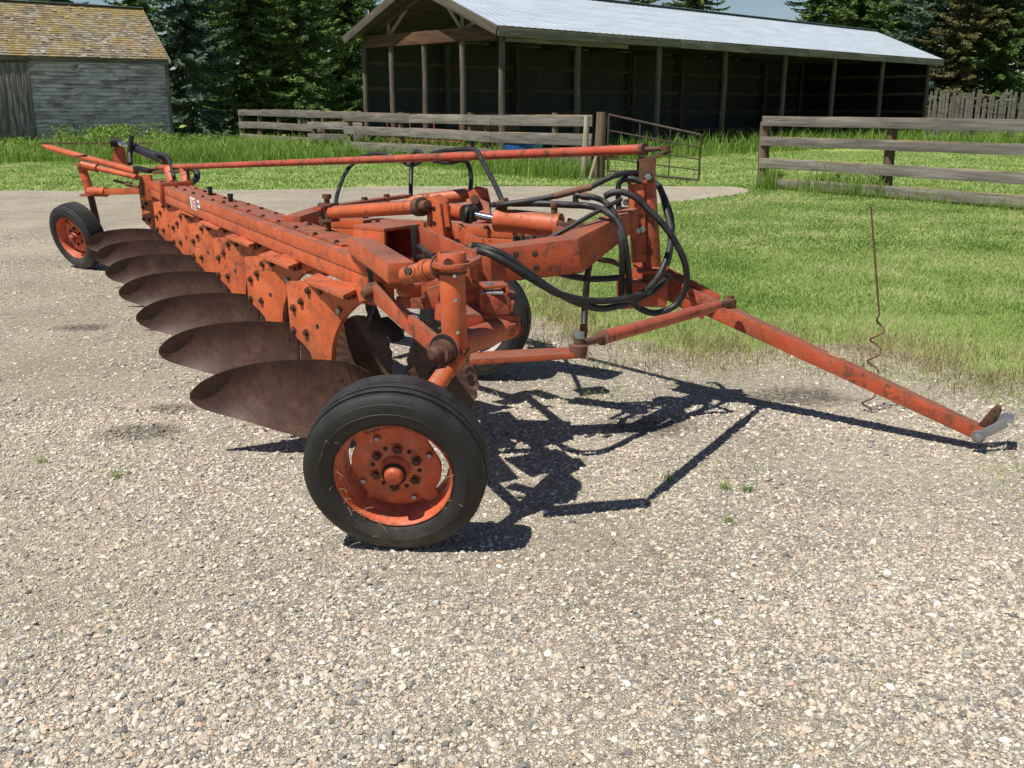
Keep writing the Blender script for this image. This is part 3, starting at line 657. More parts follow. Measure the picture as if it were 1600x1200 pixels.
v, f = cat(parts); setp(npmesh('tall_grass', v, f, MTG), 'tall bright green uncut grass along the fences, shed and barn', 'grass', kind='stuff')
# leafy weeds against the shed
def leaves(P, r0, r1):
    n = len(P); a = RNG.random((n, 3))*2-1; a /= np.linalg.norm(a, axis=1)[:, None]+1e-9; b_ = np.cross(a, RNG.random((n, 3))*2-1); b_ /= np.linalg.norm(b_, axis=1)[:, None]+1e-9
    L = (r0+(r1-r0)*RNG.random((n, 1))); W_ = L*.55
    vs = np.stack([P-a*L*.5, P+b_*W_*.5, P+a*L*.5, P-b_*W_*.5], 1); return vs.reshape(-1, 3), (np.arange(n*4).reshape(n, 4))
parts = []
for i in range(150):
    s = random.uniform(-9, 1.2); y = random.uniform(-3.4, -.5); h = random.uniform(.3, .95)*(1.1 if -4.5 < s < -.8 else .65); c = sl_(s, y, 0); n = int(190*h)
    P = np.array(c)+np.stack([RNG.standard_normal(n)*.22, RNG.standard_normal(n)*.22, RNG.random(n)*h], 1); parts.append(leaves(P, .06, .15))
v, f = cat(parts); setp(npmesh('leafy_weeds', v, f, MTG), 'leafy green weeds crowding the foot of the old shed', 'weeds', kind='stuff')
# weed tufts in the gravel
for i, (px, py, lab) in enumerate([(1043, 752, 'small green weed tuft at the bend of the drag link shadow'), (1133, 766, 'left one of two green weed tufts in the open gravel under the tongue'), (1166, 768, 'right one of two green weed tufts in the open gravel under the tongue'), (182, 748, 'small yellowish weed tuft in the gravel left of the front wheel'), (66, 724, 'pale weed tuft in the gravel near the left picture edge'), (1140, 820, 'lowest small weed tuft in the gravel right of the front wheel')]):
    p = at(px, py, z=0); n = 34; P = np.array([p.x, p.y])+np.clip(RNG.standard_normal((n, 2)), -1.6, 1.6)*.014
    v, f = blades(P, .045, .35, .004, .7); setp(npmesh('weed_tuft', v-np.array(p), f, MLW, None, M4.Translation(p)), lab, 'weed', 'weed tufts growing through the gravel')
# ---- trees
def spruce(H, Rd, seed, dens=1.):
    rng = np.random.default_rng(seed); B = []
    h = .5
    while h < H-.25:
        n = rng.integers(6, 10)
        for j in range(n):
            L = Rd*max(.0, (1-h/H))**.78*rng.uniform(.72, 1.12)+.15; az = rng.random()*6.283; hh = h+rng.uniform(-.18, .18); k = max(4, int(L/.062*dens)); t = (np.arange(k)+rng.random(k))/k
            dr = rng.uniform(.12, .42)*(1-.5*h/H); zz = hh-dr*L*np.sin(t*1.9)+.10*L*t**3; rr = L*t
            c = np.stack([np.cos(az)*rr, np.sin(az)*rr, zz], 1)
            for side in (-1, 1, 0, 0):
                m = len(c); th = az+side*rng.uniform(.6, 1.2, m); el = rng.uniform(-.55, .05, m) if side else rng.uniform(-1.35, -.25, m)
                d = np.stack([np.cos(th)*np.cos(el), np.sin(th)*np.cos(el), np.sin(el)], 1); ln = (rng.uniform(.18, .42, m)*(1.15-.55*t))[:, None]*(1 if side else .8)
                sdv = np.cross(d, rng.random((m, 3))-.5); sdv /= np.linalg.norm(sdv, axis=1)[:, None]+1e-9; w_ = ln*.11+.016
                B.append(np.stack([c, c+d*ln*.5+sdv*w_, c+d*ln, c+d*ln*.5-sdv*w_], 1))
        h += rng.uniform(.26, .42)
    v = np.concatenate(B).reshape(-1, 3); return v, np.arange(len(v)).reshape(-1, 4)
def trunk_mb(H, r): return MB().tube([(random.uniform(-.04, .04)*i, random.uniform(-.04, .04)*i, -.2+H*.97*i/7) for i in range(8)], [r*(1-i/7.6) for i in range(8)], 8)
def proto_spruce(H, Rd, seed, mat, loc, label):
    t = empty('spruce_tree', loc, label, 'tree', 'spruces around the farmyard')
    M = M4.Translation(V(loc)); mb = trunk_mb(H, .19); mb.v = [M @ v for v in mb.v]; mb.build('trunk', MBK, t, 0, m=M)
    v, f = spruce(H, Rd, seed); npmesh('crown', v, f, mat, t, M); return t
def tat(px, y): return V(((px-800)/FPX*(y*cp+CH*sp), y, 0))
PT = {'d': proto_spruce(15, 3.1, 1, MSP, tat(395, 50), 'dark green spruce behind the far fence, left of the middle of the left group'),
      'd2': proto_spruce(15, 3.3, 2, MSP, tat(1388, 59), 'green spruce peeking over the far end of the barn roof'),
      'b': proto_spruce(14.5, 3.2, 3, MSB, tat(300, 46), 'blue green spruce with low skirts right behind the corner of the shed'),
      'x': proto_spruce(15, 3.1, 4, MSD, tat(1490, 53), 'browning spruce standing between the green spruces at right')}
for k, px, y, s, lab in [('d', 478, 49, .95, 'dark spruce in the left group nearest the left end of the barn'), ('d', 545, 55, 1., 'dark spruce hidden behind the left eave of the barn'), ('d2', 345, 60, 1.15, 'spruce in the back row behind the blue green one by the shed'),
        ('d', 440, 62, 1.1, 'spruce in the back row filling the gap left of the barn'), ('d2', 232, 56, 1.1, 'spruce rising behind the right end of the shed roof'), ('d', 120, 60, 1., 'spruce hidden behind the middle of the shed roof'),
        ('d', 1000, 64, 1.0, 'spruce above the barn roof, left one of the pair beside the blue sky gap'), ('d2', 1082, 64, 1.08, 'spruce above the barn roof, right one of the pair beside the blue sky gap'), ('d2', 1262, 63, .93, 'spruce just right of the blue sky gap above the roof'), ('d', 1325, 62, 1.08, 'broad spruce above the sloping far end of the barn roof'),
        ('b', 1442, 55, 1.05, 'blue green spruce directly left of the browning spruce'), ('d', 1548, 53, 1., 'green spruce directly right of the browning spruce'), ('b', 1600, 55, 1., 'blue green spruce at the right picture edge'), ('d2', 1415, 66, 1.2, 'spruce in the back row right of the barn'), ('d', 1520, 66, 1.2, 'spruce in the back row behind the browning spruce'), ('d2', 1650, 62, 1.1, 'spruce cut off by the right picture edge'), ('d2', 1300, 74, 1.2, 'farthest spruce behind the end of the barn roof'), ('d', 1372, 76, 1.25, 'spruce filling the back row above the barn end')]:
    copy_tree(PT[k], M4.Translation(tat(px, y)) @ M4.Rotation(random.uniform(0, 6.28), 4, 'Z') @ M4.Diagonal((s*random.uniform(.95, 1.1), s*random.uniform(.95, 1.1), s, 1)), lab)
def broadleaf(loc, H, seed, label):
    rng = np.random.default_rng(seed); t = empty('broadleaf_tree', loc, label, 'tree', 'broadleaf trees behind the left fence'); M = M4.Translation(V(loc)); mb = MB(); pts = []
    mb.tube([(0, 0, -.2), (.05, .03, H*.3), (.1, -.1, H*.6), (0, 0, H*.9)], [.22, .17, .1, .03], 8)
    for i in range(26):
        h = H*rng.uniform(.22, .88); az = rng.random()*6.28; L = H*.2*(1.15-abs(h/H-.5)); e = V((math.cos(az)*L, math.sin(az)*L, h+L*.55)); mb.tube([(0, 0, h-.3), (e.x*.5, e.y*.5, h+L*.2), e], [.06, .04, .012], 6)
        for q in range(7): pts.append(np.array(e)*1.0+rng.standard_normal(3)*np.array([.55, .55, .5]))
    mb.v = [M @ v for v in mb.v]; mb.build('trunk', MBK, t, 0, m=M)
    P = np.concatenate([p+rng.standard_normal((120, 3))*np.array([.36, .36, .30]) for p in pts]); v, f = leaves(P, .10, .2); npmesh('crown', v, f, MDL, t, M)
n = 30000; P = np.stack([(RNG.random(n)*2-1)*75, 88+RNG.random(n)*7, RNG.random(n)**1.15*6.6], 1)
bump_ = .78+.22*np.sin(P[:, 0]*.33+np.sin(P[:, 0]*.17)*2); P[:, 2] *= bump_
setp(npmesh('far_woods', *leaves(P, .7, 1.5), MSP), 'dark far woods closing the gaps low behind the farmyard trees', 'woods', kind='stuff')
broadleaf(tat(585, 57), 13, 5, 'light green broadleaf tree behind the left slope of the barn roof')
broadleaf(tat(500, 66), 13, 6, 'light green broadleaf tree showing between the dark spruces')
broadleaf(tat(372, 70), 12, 8, 'loose pale broadleaf tree low behind the spruces by the shed')
# ================================================================ PLOW
Z = V((0, 0, 1)); VD = V((.766, -.643, 0)); RD = V((-.643, -.766, 0))      # travel direction, right-hand side (towards the viewer)
plow = empty('moldboard_plow', (-1.9, 6.6, 0), 'large worn orange moldboard plow with seven curved rusty moldboards and black hoses parked on gravel', 'plow')
bme = MB(); bme.lathe((0, 0, 0), (0, 0, 1), [(-.004, .0165), (.0, .0165), (.002, .0165)], 14); bme.prism([(.0125*math.cos(i*math.pi/3), .0125*math.sin(i*math.pi/3), .002) for i in range(6)], (0, 0, .011))
BOLT0 = bme.build('bolt', MBO, None, .0015, m=M4.Identity(4)).data
bpy.data.objects.remove(bpy.data.objects['bolt'])
BOLTG = BOLT0.copy(); BOLTG.materials.clear(); BOLTG.materials.append(MGA)
def bolt(p, n, parent, s=1., g=False):
    a, sd, u = frame(n); m = M4(((sd.x, u.x, a.x, p.x), (sd.y, u.y, a.y, p.y), (sd.z, u.z, a.z, p.z), (0, 0, 0, 1))) @ M4.Scale(s, 4)
    return link('bolt', BOLTG if g else BOLT0, parent, m)
# ---- main beam
N0, N1 = V((-.692, 4.528, .9)), V((-3.62, 9.72, .9)); BD = (N1-N0).normalized(); PR = V((BD.y, -BD.x, 0)); BWD = .25
c0, c1 = N0+PR*BWD/2, N1+PR*BWD/2
mbeam = MB().beam(c0-Z*.039, c1-Z*.039, BWD, .074).build('main_beam', MO, plow, .006)
MB().beam(c0-Z*.114, c1-Z*.114, BWD, .072).build('lower_beam', MO, plow, .006)
MB().beam(c0+BD*.25-Z*.078, c1-Z*.078, BWD-.03, .02).build('spacer', MDK, mbeam)
L = (N1-N0).length
MB().beam(c0+BD*.5+PR*.02+Z*.005, c0+BD*3.2+PR*.02+Z*.005, BWD-.08, .012).build('wear_plate', MOR, mbeam, .002)
for i, s in enumerate(np.linspace(.10, .93, 15)):
    for k, o in ((0, .07), (1, .19)):
        p = N0+BD*(L*s+(.12 if k else 0))+PR*o; zt = .0115 if .5 < L*s+.12*k < 3.15 and .04 < o < .24 else -.001
        bolt(V((p.x, p.y, .9+zt)), Z, mbeam, random.uniform(.85, 1.15), random.random() < .15)
for px in (262, 276):
    s = (at(px, 290, z=.9)-N0).dot(BD); p = c0+BD*s
    MB().path([p-PR*(BWD/2+.012)-Z*.155, p-PR*(BWD/2+.012)+Z*.012, p+PR*(BWD/2+.012)+Z*.012], .05, .02, up=BD).build('clamp_strap', MOR, mbeam, .002)
for px, py in ((328, 297), (360, 309)):
    p = at(px, py, z=.94); MB().beam(p-Z*.04, p+Z*.015, .03, .045, up=BD).cyl(p+Z*.01, p+Z*.03, .022).build('stop_block', MDK, mbeam, .004)
def facequad(pts, off, mat, name, parent):
    q = [onplane(x, y, N0, PR)-PR*off for x, y in pts]; return MB().prism(q, -PR*.0012).build(name, mat, parent, 0, False)
d1 = facequad([(296.5, 307), (304.5, 310), (308, 330), (299.5, 325)], .0015, MWHT, 'decal', mbeam)
for k in range(5):
    y = 311+k*3.0; x = 298+k*.55; facequad([(x+.8, y), (x+7-.6*(k % 2)*2, y+2.3), (x+7.2-.6*(k % 2)*2, y+3.6), (x+1, y+1.3)], .0032, MRED, 'print', d1)
d2 = facequad([(307.5, 312), (311.5, 314), (313.5, 326), (309.3, 324)], .0015, MWHT, 'decal', mbeam); facequad([(308.5, 316), (311.8, 317.6), (312.4, 321), (309.2, 319.5)], .0032, MBLU, 'print', d2)
# ---- seven plow bottoms
PP = V((-1.18, 4.977, .72)); DLT = V((-.449, .864, 0))
pl = [(447, 440), (451, 490), (453, 513), (462, 527), (474, 538), (484, 550), (489, 566), (490, 590), (519, 590), (518, 562), (519, 545), (522, 528), (529, 510), (540, 493), (553, 480), (568, 470), (596, 464), (590, 452), (560, 446), (520, 438)]
std = MB().prism([onplane(x, y, PP, RD) for x, y in pl], -RD*.028).build('standard', MPL, plow, .004)
for x, y, g in [(482, 454, 0), (501, 455, 0), (471, 471, 0), (459, 481, 0), (479, 520, 0), (459, 516, 0), (531, 485, 1), (545, 463, 0), (553, 461, 0)]: bolt(onplane(x, y, PP, RD)+RD*.001, RD, std, 1.25, bool(g))
p = onplane(496, 510, PP, RD); MB().lathe(p, RD, [(-.001, .0), (.0015, .0), (.0015, .013), (-.001, .013)], 14).build('bolt_hole', MBLK, std)
fl = [at(*q, z=.745) for q in ((474, 436), (497, 426), (556, 452), (536, 462))]; MB().prism(fl, -Z*.02).build('flange', MPL, std, .003)
p = onplane(560, 462, PP, RD)-RD*.07; MB().box(p, VD*.14, RD*.04, Z*.045).build('standard_head', MOR, std, .006)
top = [(578, 582, 4.55), (545, 567, 4.55), (500, 562, 4.53), (450, 562.5, 4.47), (400, 568, 4.41), (350, 580, 4.34), (317, 595, 4.295), (300, 610, 4.28), (296.5, 616, 4.28)]
bot = [(592, 672, 4.49), (550, 681, 4.40), (500, 684, 4.33), (450, 677.5, 4.30), (400, 663, 4.29), (350, 649, 4.295), (317, 639, 4.29), (300.5, 629, 4.28), (296.5, 623, 4.28)]
TP, BT = crom([at(x, y, y=d) for x, y, d in top], 6), crom([at(x, y, y=d) for x, y, d in bot], 6); NT = len(TP)-1
def mbpt(u, w_):
    i = min(int(u*NT), NT-1); f = u*NT-i; t, b_ = TP[i].lerp(TP[i+1], f), BT[i].lerp(BT[i+1], f)
    return b_.lerp(t, w_)+V((.28, .9, -.1))*(.10*(1-u)**1.1+.006)*4*w_*(1-w_)*(1-u)**.25
def surf(u0, u1, w0, w1, nu, nw, off=0., th=.009):
    vs = []; dn = V((.28, .9, -.1)).normalized()
    for k in (0, 1):
        for i in range(nu+1):
            for j in range(nw+1): vs.append(mbpt(u0+(u1-u0)*i/nu, w0+(w1-w0)*j/nw)+dn*(off+th*k))
    A_ = lambda k, i, j: k*(nu+1)*(nw+1)+i*(nw+1)+j; fs = []
    for i in range(nu):
        for j in range(nw): fs += [(A_(0, i, j), A_(0, i+1, j), A_(0, i+1, j+1), A_(0, i, j+1)), (A_(1, i, j), A_(1, i, j+1), A_(1, i+1, j+1), A_(1, i+1, j))]
        fs += [(A_(0, i, 0), A_(1, i, 0), A_(1, i+1, 0), A_(0, i+1, 0)), (A_(0, i, nw), A_(0, i+1, nw), A_(1, i+1, nw), A_(1, i, nw))]
    for j in range(nw): fs += [(A_(0, 0, j), A_(0, 0, j+1), A_(1, 0, j+1), A_(1, 0, j)), (A_(0, nu, j), A_(1, nu, j), A_(1, nu, j+1), A_(0, nu, j+1))]
    return MB().add(vs, fs)
mold = surf(.145, 1, .0, 1, 56, 16).build('moldboard', MMB, std, 0, True, 50)
surf(.145, .34, -.01, .13, 20, 4, -.0105).build('share', MMB, std, 0, True, 50); surf(.0, .14, .0, 1, 8, 14).build('shin', MMB, std, 0, True, 50)
p = mbpt(.19, .72); MB().lathe(p+V((-.006, -.02, 0)).normalized()*.001, (-.25, -.95, .1), [(-.002, 0), (.0015, 0), (.0015, .008), (-.002, .008)], 12).build('bolt_hole', MBLK, mold)
br0, br1 = onplane(508, 575, PP, RD)-RD*.06, mbpt(.55, .55)+V((.02, .08, 0)); MB().tube([br0, br1], .016, 8).build('brace', MDK, std)
q = [at(x, y, y=4.86) for x, y in ((536, 502), (549, 497), (572, 540), (597, 588), (566, 592), (545, 545))]; MB().prism(q, V((.01, .014, 0))).build('trash_board', MMB, std)
MB().box(onplane(503, 588, PP, RD)+VD*.0-RD*.04-Z*.16, VD*.2, RD*.012, Z*.05).build('landside', MMB, std)
for i in range(1, 7): copy_tree(std, M4.Translation(DLT*i) @ WM[std], None, plow)
# ---- rolling coulters
def coulter(c, arm=True):
    ax = (RD+V((.05, -.05, .02))).normalized(); a, sd, u = frame(ax); vs = []; n = 96; rr = [.02, .09, .165, .195, .222]
    for k in (0, 1):
        for ri, r_ in enumerate(rr):
            for j in range(n):
                t = 2*math.pi*j/n; wv = (.007*math.sin(t*24)*(max(0, ri-1)/3)); vs.append(c+(sd*math.cos(t)+u*math.sin(t))*r_+a*(wv+(.004 if k else -.004)*(1-ri/5)))
    fs = []; m = len(rr)
    for k in (0, 1):
        for i in range(m-1):
            for j in range(n):
                b_ = k*m*n; f = (b_+i*n+j, b_+i*n+(j+1) % n, b_+(i+1)*n+(j+1) % n, b_+(i+1)*n+j); fs.append(f if k else f[::-1])
    for j in range(n): fs += [((m-1)*n+j, (m-1)*n+(j+1) % n, (2*m-1)*n+(j+1) % n, (2*m-1)*n+j), (n*m+j, n*m+(j+1) % n, (j+1) % n, j)]
    d = MB().add(vs, fs).build('coulter', MMB, plow, 0, True, 60)
    MB().cyl(c-a*.05, c+a*.05, .045).cyl(c-a*.058, c+a*.058, .02).build('hub', MDK, d, .004)
    if arm: MB().path([c-a*.055, c-a*.055+VD*.10+Z*.12, c-a*.06+VD*.02+Z*.26, c-a*.10-VD*.05+Z*.50], .045, .05, up=a).build('arm', MDK, d, .006)
    return d
coulter(V((-.335, 4.42, .37))); k2 = coulter(V((-.83, 5.2, .27)))
for i in range(1, 6): copy_tree(k2, M4.Translation(DLT*i) @ WM[k2], None, plow)
p0 = at(606, 515, y=5.0); MB().path([p0-VD*.12, p0-VD*.02+Z*.03, p0+VD*.06-Z*.01, p0+VD*.08-Z*.05], .05, .07).build('coulter_clamp', MDK, plow, .01)
# ---- wheels
def wheel(rimface, n, rimmat, name='wheel'):
    n = V(n).normalized(); c = rimface-n*.08
    prof = [(.066, .208), (.080, .2125), (.094, .228), (.101, .250), (.1035, .268), (.1015, .270), (.1005, .286), (.0955, .304), (.0935, .305), (.088, .318), (.079, .3275)]
    ribs = [(.078, .052), (.045, .022), (.016, -.016), (-.022, -.045), (-.052, -.078)]
    for k, (a_, b_) in enumerate(ribs):
        cr = .335-.0009*abs(k-2)**2*2; prof += [(a_, cr-.001), (a_-.003, cr), (b_+.003, cr), (b_, cr-.001)]
        if k < 4: prof += [(b_-.0012, cr-.010), (ribs[k+1][0]+.0012, cr-.010)]
    prof += [(-.079, .3275), (-.088, .318), (-.0955, .304), (-.1005, .286), (-.103, .262), (-.094, .228), (-.07, .212), (-.05, .207), (.05, .207)]
    rim = MB().lathe(c, n, [(.086, .217), (.089, .2135), (.086, .209), (.078, .206), (.062, .202), (.050, .200), (.042, .1985), (.0, .1965), (-.012, .188), (-.04, .186), (-.05, .198), (-.07, .201), (-.082, .209), (-.086, .217), (-.08, .214), (-.045, .2045), (-.03, .2), (.03, .2025), (.045, .2045), (.08, .214)], 64, closed=True).build(name, rimmat, plow, 0, True, 55)
    MB().lathe(c, n, prof, 96, closed=True).build('tyre', MTY, rim, 0, True, 40)
    a, sd, u = frame(n); N_ = 96; rings = [(.052, .030), (.062, .030), (.072, .024), (.100, .022), (.108, .027), (.124, .027), (None, .018)]
    vs = []; fs = []
    for k in (0, 1):
        for r_, x in rings:
            for j in range(N_):
                t = 2*math.pi*j/N_; q = (t+.35) % (math.pi/2)-math.pi/4; q2 = (t+1.1) % math.pi-math.pi/2; rr = r_ if r_ else (.157/math.cos(q2) if abs(q2) < .33 else (.1655 if abs(math.sin(t*2)) < .93 else .192))
                vs.append(c+n*(x-.008*k)+(sd*math.cos(t)+u*math.sin(t))*rr)
    m = len(rings)
    for k in (0, 1):
        for i in range(m-1):
            for j in range(N_):
                f = (k*m*N_+i*N_+j, k*m*N_+i*N_+(j+1) % N_, k*m*N_+(i+1)*N_+(j+1) % N_, k*m*N_+(i+1)*N_+j); fs.append(f if k == 0 else f[::-1])
    for j in range(N_): fs.append(((m-1)*N_+j, (2*m-1)*N_+j, (2*m-1)*N_+(j+1) % N_, (m-1)*N_+(j+1) % N_))
    dsc = MB().add(vs, fs).build('disc', rimmat, rim, 0, True, 45)
    hub = MB().lathe(c, n, [(-.12, .03), (-.05, .05), (.0, .055), (.045, .0545), (.050, .052), (.058, .047), (.066, .045), (.072, .036), (.073, .0)], 40).build('hub', rimmat, rim, 0, True, 45)
    MB().lathe(c, n, [(.060, .036), (.084, .034), (.094, .030), (.098, .022), (.099, 0)], 32).build('hub_cap', MOR, hub, 0, True, 45); MB().lathe(c, n, [(.0625, .036), (.063, .0455), (.071, .0455), (.0725, .036)], 32).build('seal_ring', MDK, hub)
    for i in range(6):
        t = i*math.pi/3+.4; p = c+(sd*math.cos(t)+u*math.sin(t))*.082; bolt(p+n*.026, n, dsc, 1.15); t += math.pi/6; p = c+(sd*math.cos(t)+u*math.sin(t))*.086
        MB().lathe(p+n*.0225, n, [(-.002, 0), (.0018, 0), (.0018, .0085), (-.002, .0085)], 12).build('bolt_hole', MDK, dsc)
    for i in range(4):
        t = i*math.pi/2+.44; p = c+(sd*math.cos(t)+u*math.sin(t))*.138; bolt(p+n*.026, n, dsc, .8, True)
    return rim, c, n
W1, wc1, wn1 = wheel(at(615, 744, z=.328), (-.06, -.97, -.22), MRIM)
W2, wc2, wn2 = wheel(at(112, 372, z=.326), (-.52, -.82, -.23), MRIM)
MWR2 = paint('whitish_rim_paint', (.50, .47, .42), (.40, .37, .33), (.55, .52, .48), wear=.03, top=.1)
W3, wc3, wn3 = wheel(at(738, 503, y=5.6), (-.2, -.97, 0), MWR2); W3['label'] = 'wheel with whitish rim behind the frame'
# straw caught in the front wheel
sm = MB(); a, sd, u = frame(wn1)
for i in range(64):
    t = random.uniform(0, 6.28); lo = random.random() < .75
    if lo: t = random.gauss(math.atan2((-u-sd*.9).dot(u), (-u-sd*.9).dot(sd)), 1.3)
    r_ = random.choice([random.uniform(.20, .225), random.uniform(.2, .225), random.uniform(.2, .225), random.uniform(.1, .32)]); x = .086+(.018 if r_ > .225 else (-.05 if r_ < .18 else .002))
    p = wc1+wn1*x+(sd*math.cos(t)+u*math.sin(t))*r_; dr = (sd*random.uniform(-1, 1)+u*random.uniform(-1, 1)+wn1*random.uniform(-.1, .35)).normalized(); l_ = random.uniform(.015, .065)
    sm.tube([p, p+dr*l_*.5+V((0, 0, .004)), p+dr*l_-V((0, 0, .006))], .0006, 4)
st_ = sm.build('caught_straw', MST, W1, 0); st_['kind'] = 'stuff'
# ---- front furrow wheel mount
at0 = at
def kmap(y):
    K = [(3.8, .86), (4.1, .872), (4.7, .93), (5.2, .945), (5.9, .975), (6.6, 1.)]
    if y <= 3.8: return y*.86
    for (a_, ka), (b_, kb_) in zip(K, K[1:]):
        if y <= b_: return y*(ka+(kb_-ka)*(y-a_)/(b_-a_))
    return y
def at(px, py, y=None, z=None): return at0(px, py, y=None if y is None else kmap(y), z=z)
kt, kb = at(706, 412, y=3.98), at(711, 552, y=3.98); kax = (kt-kb).normalized()
king = MB().tube([kb, kt], .047, 32).build('kingpin_sleeve', MO, plow, .004)
cap = at(706, 394, y=3.98); MB().lathe(cap, kax, [(-.066, .052), (-.004, .052), (0, .049), (0, .043), (-.006, .041), (-.006, .0)], 36).build('cap', MOR, king, 0, True, 40); bolt(cap-kax*.035+V((-.01, -.052, 0)), V((-.1, -1, 0)), king, 1.2)
pr_ = at(742, 409, y=4.14); cc = kt+kax*.006; ex = (pr_-cc); ex.z = 0; exd = ex.normalized(); eyd = V((-exd.y, exd.x, 0)); poly = []
for i in range(24):
    t = 2*math.pi*i/24; poly.append(cc+exd*(.072*math.cos(t) if math.cos(t) < 0 else (ex.length+.02)*math.cos(t))+eyd*.072*math.sin(t)*(1 if math.cos(t) < .2 else .9))
MB().prism(poly, -kax*.018).build('collar_plate', MOR, king, .003)
e1_, e2_ = at(634, 431, y=4.12), at(690, 416, y=3.99); dd = (e2_-e1_).normalized()
MB().tube([e1_, e2_], .035, 24).lathe(e1_.lerp(e2_, .58), dd, [(-.012, .036), (-.01, .042), (.0, .043), (.004, .036)], 28).lathe(e1_.lerp(e2_, .60), dd, [(.004, .036), (.006, .041), (.016, .041), (.018, .036)], 28).build('pivot_tube', MO, king, 0, True, 40)
MB().beam(at(560, 381, y=5.02), at(628, 427, y=4.16), .105, .082).build('link_arm', MO, plow, .008)
MB().beam(at(556, 396, y=5.0), at(650, 455, y=4.45), .05, .06).build('under_link', MOR, plow, .004)
# ---- mast box, lugs, gussets
o_ = at(600, 357, y=4.85); wx = -RD; H_, W_, D_ = .205, .235, .22
mb = MB(); th = .016
mb.box(o_+wx*W_/2-VD*D_/2-Z*th/2, wx*W_/2, VD*D_/2, Z*th/2); mb.box(o_+wx*th/2-VD*D_/2-Z*(H_/2+th/2), wx*th/2, VD*D_/2, Z*(H_-th)/2); mb.box(o_+wx*(W_-th/2)-VD*D_/2-Z*(H_/2+th/2), wx*th/2, VD*D_/2, Z*(H_-th)/2); mb.box(o_+wx*W_/2-VD*(D_-th/2)-Z*(H_/2+th/2), wx*(W_/2-th), VD*th/2, Z*(H_-th)/2)
mast = mb.build('mast_box', MO, plow, .003); bolt(o_+wx*W_*.5-VD*(D_-th-.001)-Z*.10, VD, mast, 1.2)
MB().box(o_+wx*(W_+.012)-VD*.01-Z*.20, wx*.01, VD*.035, Z*.21).build('side_strap', MO, mast, .003)
MB().lathe(o_-wx*.03-VD*.12-Z*.10, wx, [(-.01, .0), (-.01, .03), (.03, .05)], 24).build('boss', MOR, mast)
MB().beam(at(657, 371, y=4.95), at(742, 415, y=4.12), .018, .11).build('gusset_bar', MOR, plow, .003)
MB().beam(at(705, 372, y=5.3), at(755, 390, y=4.8), .018, .10).build('gusset_bar', MO, plow, .003)
lp0 = at(680, 340, y=5.15); l1 = MB().prism([onplane(x, y, lp0, RD) for x, y in ((667, 308), (676, 306), (687, 318), (695, 380), (690, 420), (667, 420))], -RD*.02).build('lug_plate', MO, plow, .003)
lp1 = lp0-RD*.10; MB().prism([onplane(x, y, lp1, RD) for x, y in ((678, 305), (685, 304), (697, 314), (706, 377), (704, 415), (684, 415))], -RD*.02).build('lug_plate', MO, plow, .003)
for x, y in ((678, 326), (679, 349)):
    p = onplane(x, y, lp0, RD); MB().lathe(p, RD, [(-.001, 0), (.002, 0), (.002, .012), (-.001, .012)], 14).build('bolt_hole', MBLK, l1)
MB().beam(at(640, 432, y=4.75), at(800, 478, y=4.75), .30, .09).build('frame_crossmember', MOR, plow, .006)
MB().beam(at(740, 398, y=4.62), at(742, 470, y=4.62), .16, .12, up=(0, 1, 0)).build('gooseneck_base', MOR, plow, .006)
MB().beam(at(700, 440, y=4.5), at(715, 485, y=4.5), .20, .03, up=(0, 1, 0)).build('gusset_plate', MOR, plow, .003)
# ---- top links and cross beam
a_, b_ = at(468, 350, y=6.6), at(880, 375, y=5.62)
cb = MB().beam(a_+Z*.03, b_+Z*.03, .17, .058).build('cross_beam', MO, plow, .005); MB().beam(a_-Z*.03, b_-Z*.03, .17, .058).build('lower_beam', MO, plow, .005)
for x in (500, 590, 720, 760): p = at(x, 336+(x-470)*.045, y=6.4-(x-470)*.0022); bolt(V((p.x, p.y, a_.z+.0590+(b_.z-a_.z)*(p.x-a_.x)/(b_.x-a_.x))), Z, cb, 1.2)
MB().beam(at(455, 352, y=6.1), at(512, 333, y=6.8), .12, .11).build('corner_brace', MOR, plow, .005)
t0, t1 = at(519, 332, y=5.72), at(655, 323, y=5.2); lt = MB().tube([t0, t1], .037, 24).build('top_link_tube', MO, plow, .004)
td = (t1-t0).normalized(); MB().lathe(t1, td, [(-.02, .036), (-.015, .048), (.03, .048), (.032, .03), (.075, .03), (.08, .0)], 24).build('end_boss', MRU, lt)
for dz in (.045, -.045): MB().box(t0-td*.04+Z*dz, td*.07, td.cross(Z)*.03, Z*.008).build('fork_plate', MRU, lt, .002)
MB().cyl(t0-td*.05-Z*.09, t0-td*.05+Z*.10, .016).cyl(t0-td*.05+Z*.08, t0-td*.05+Z*.105, .026).build('pin', MRU, lt)
f0, f1 = at(495, 326, y=5.95), at(637, 306, y=6.5); fb = MB().beam(f0, f1, .07, .022).build('flat_link', MOR, plow, .003)
for s in (.05, .5, .75): p = f0.lerp(f1, s); MB().cyl(p-Z*.10, p+Z*.03, .02).build('pin', MRU, fb)
u0, u1 = at(628, 317, y=6.3), at(737, 304, y=6.3); ud = (u1-u0).normalized(); MB().tube([u0, u0.lerp(u1, .22), u1], [.012, .044, .044], 24).build('top_link_tube', MO, plow, .0)
for dy in (0, .10): MB().prism([at(x, y, y=6.15)+V((.02, dy, 0)) for x, y in ((726, 301), (738, 293), (756, 296), (763, 326), (748, 332), (733, 326))], V((0, .022, 0))).build('hinge_plate', MO, plow, .003)
MB().cyl(at(742, 312, y=6.05), at(742, 312, y=6.35), .028).build('pin', MRU, plow)
MB().beam(at(748, 320, y=6.2), at(752, 360, y=6.0), .14, .12, up=(0, 1, 0)).build('upright', MOR, plow, .006)
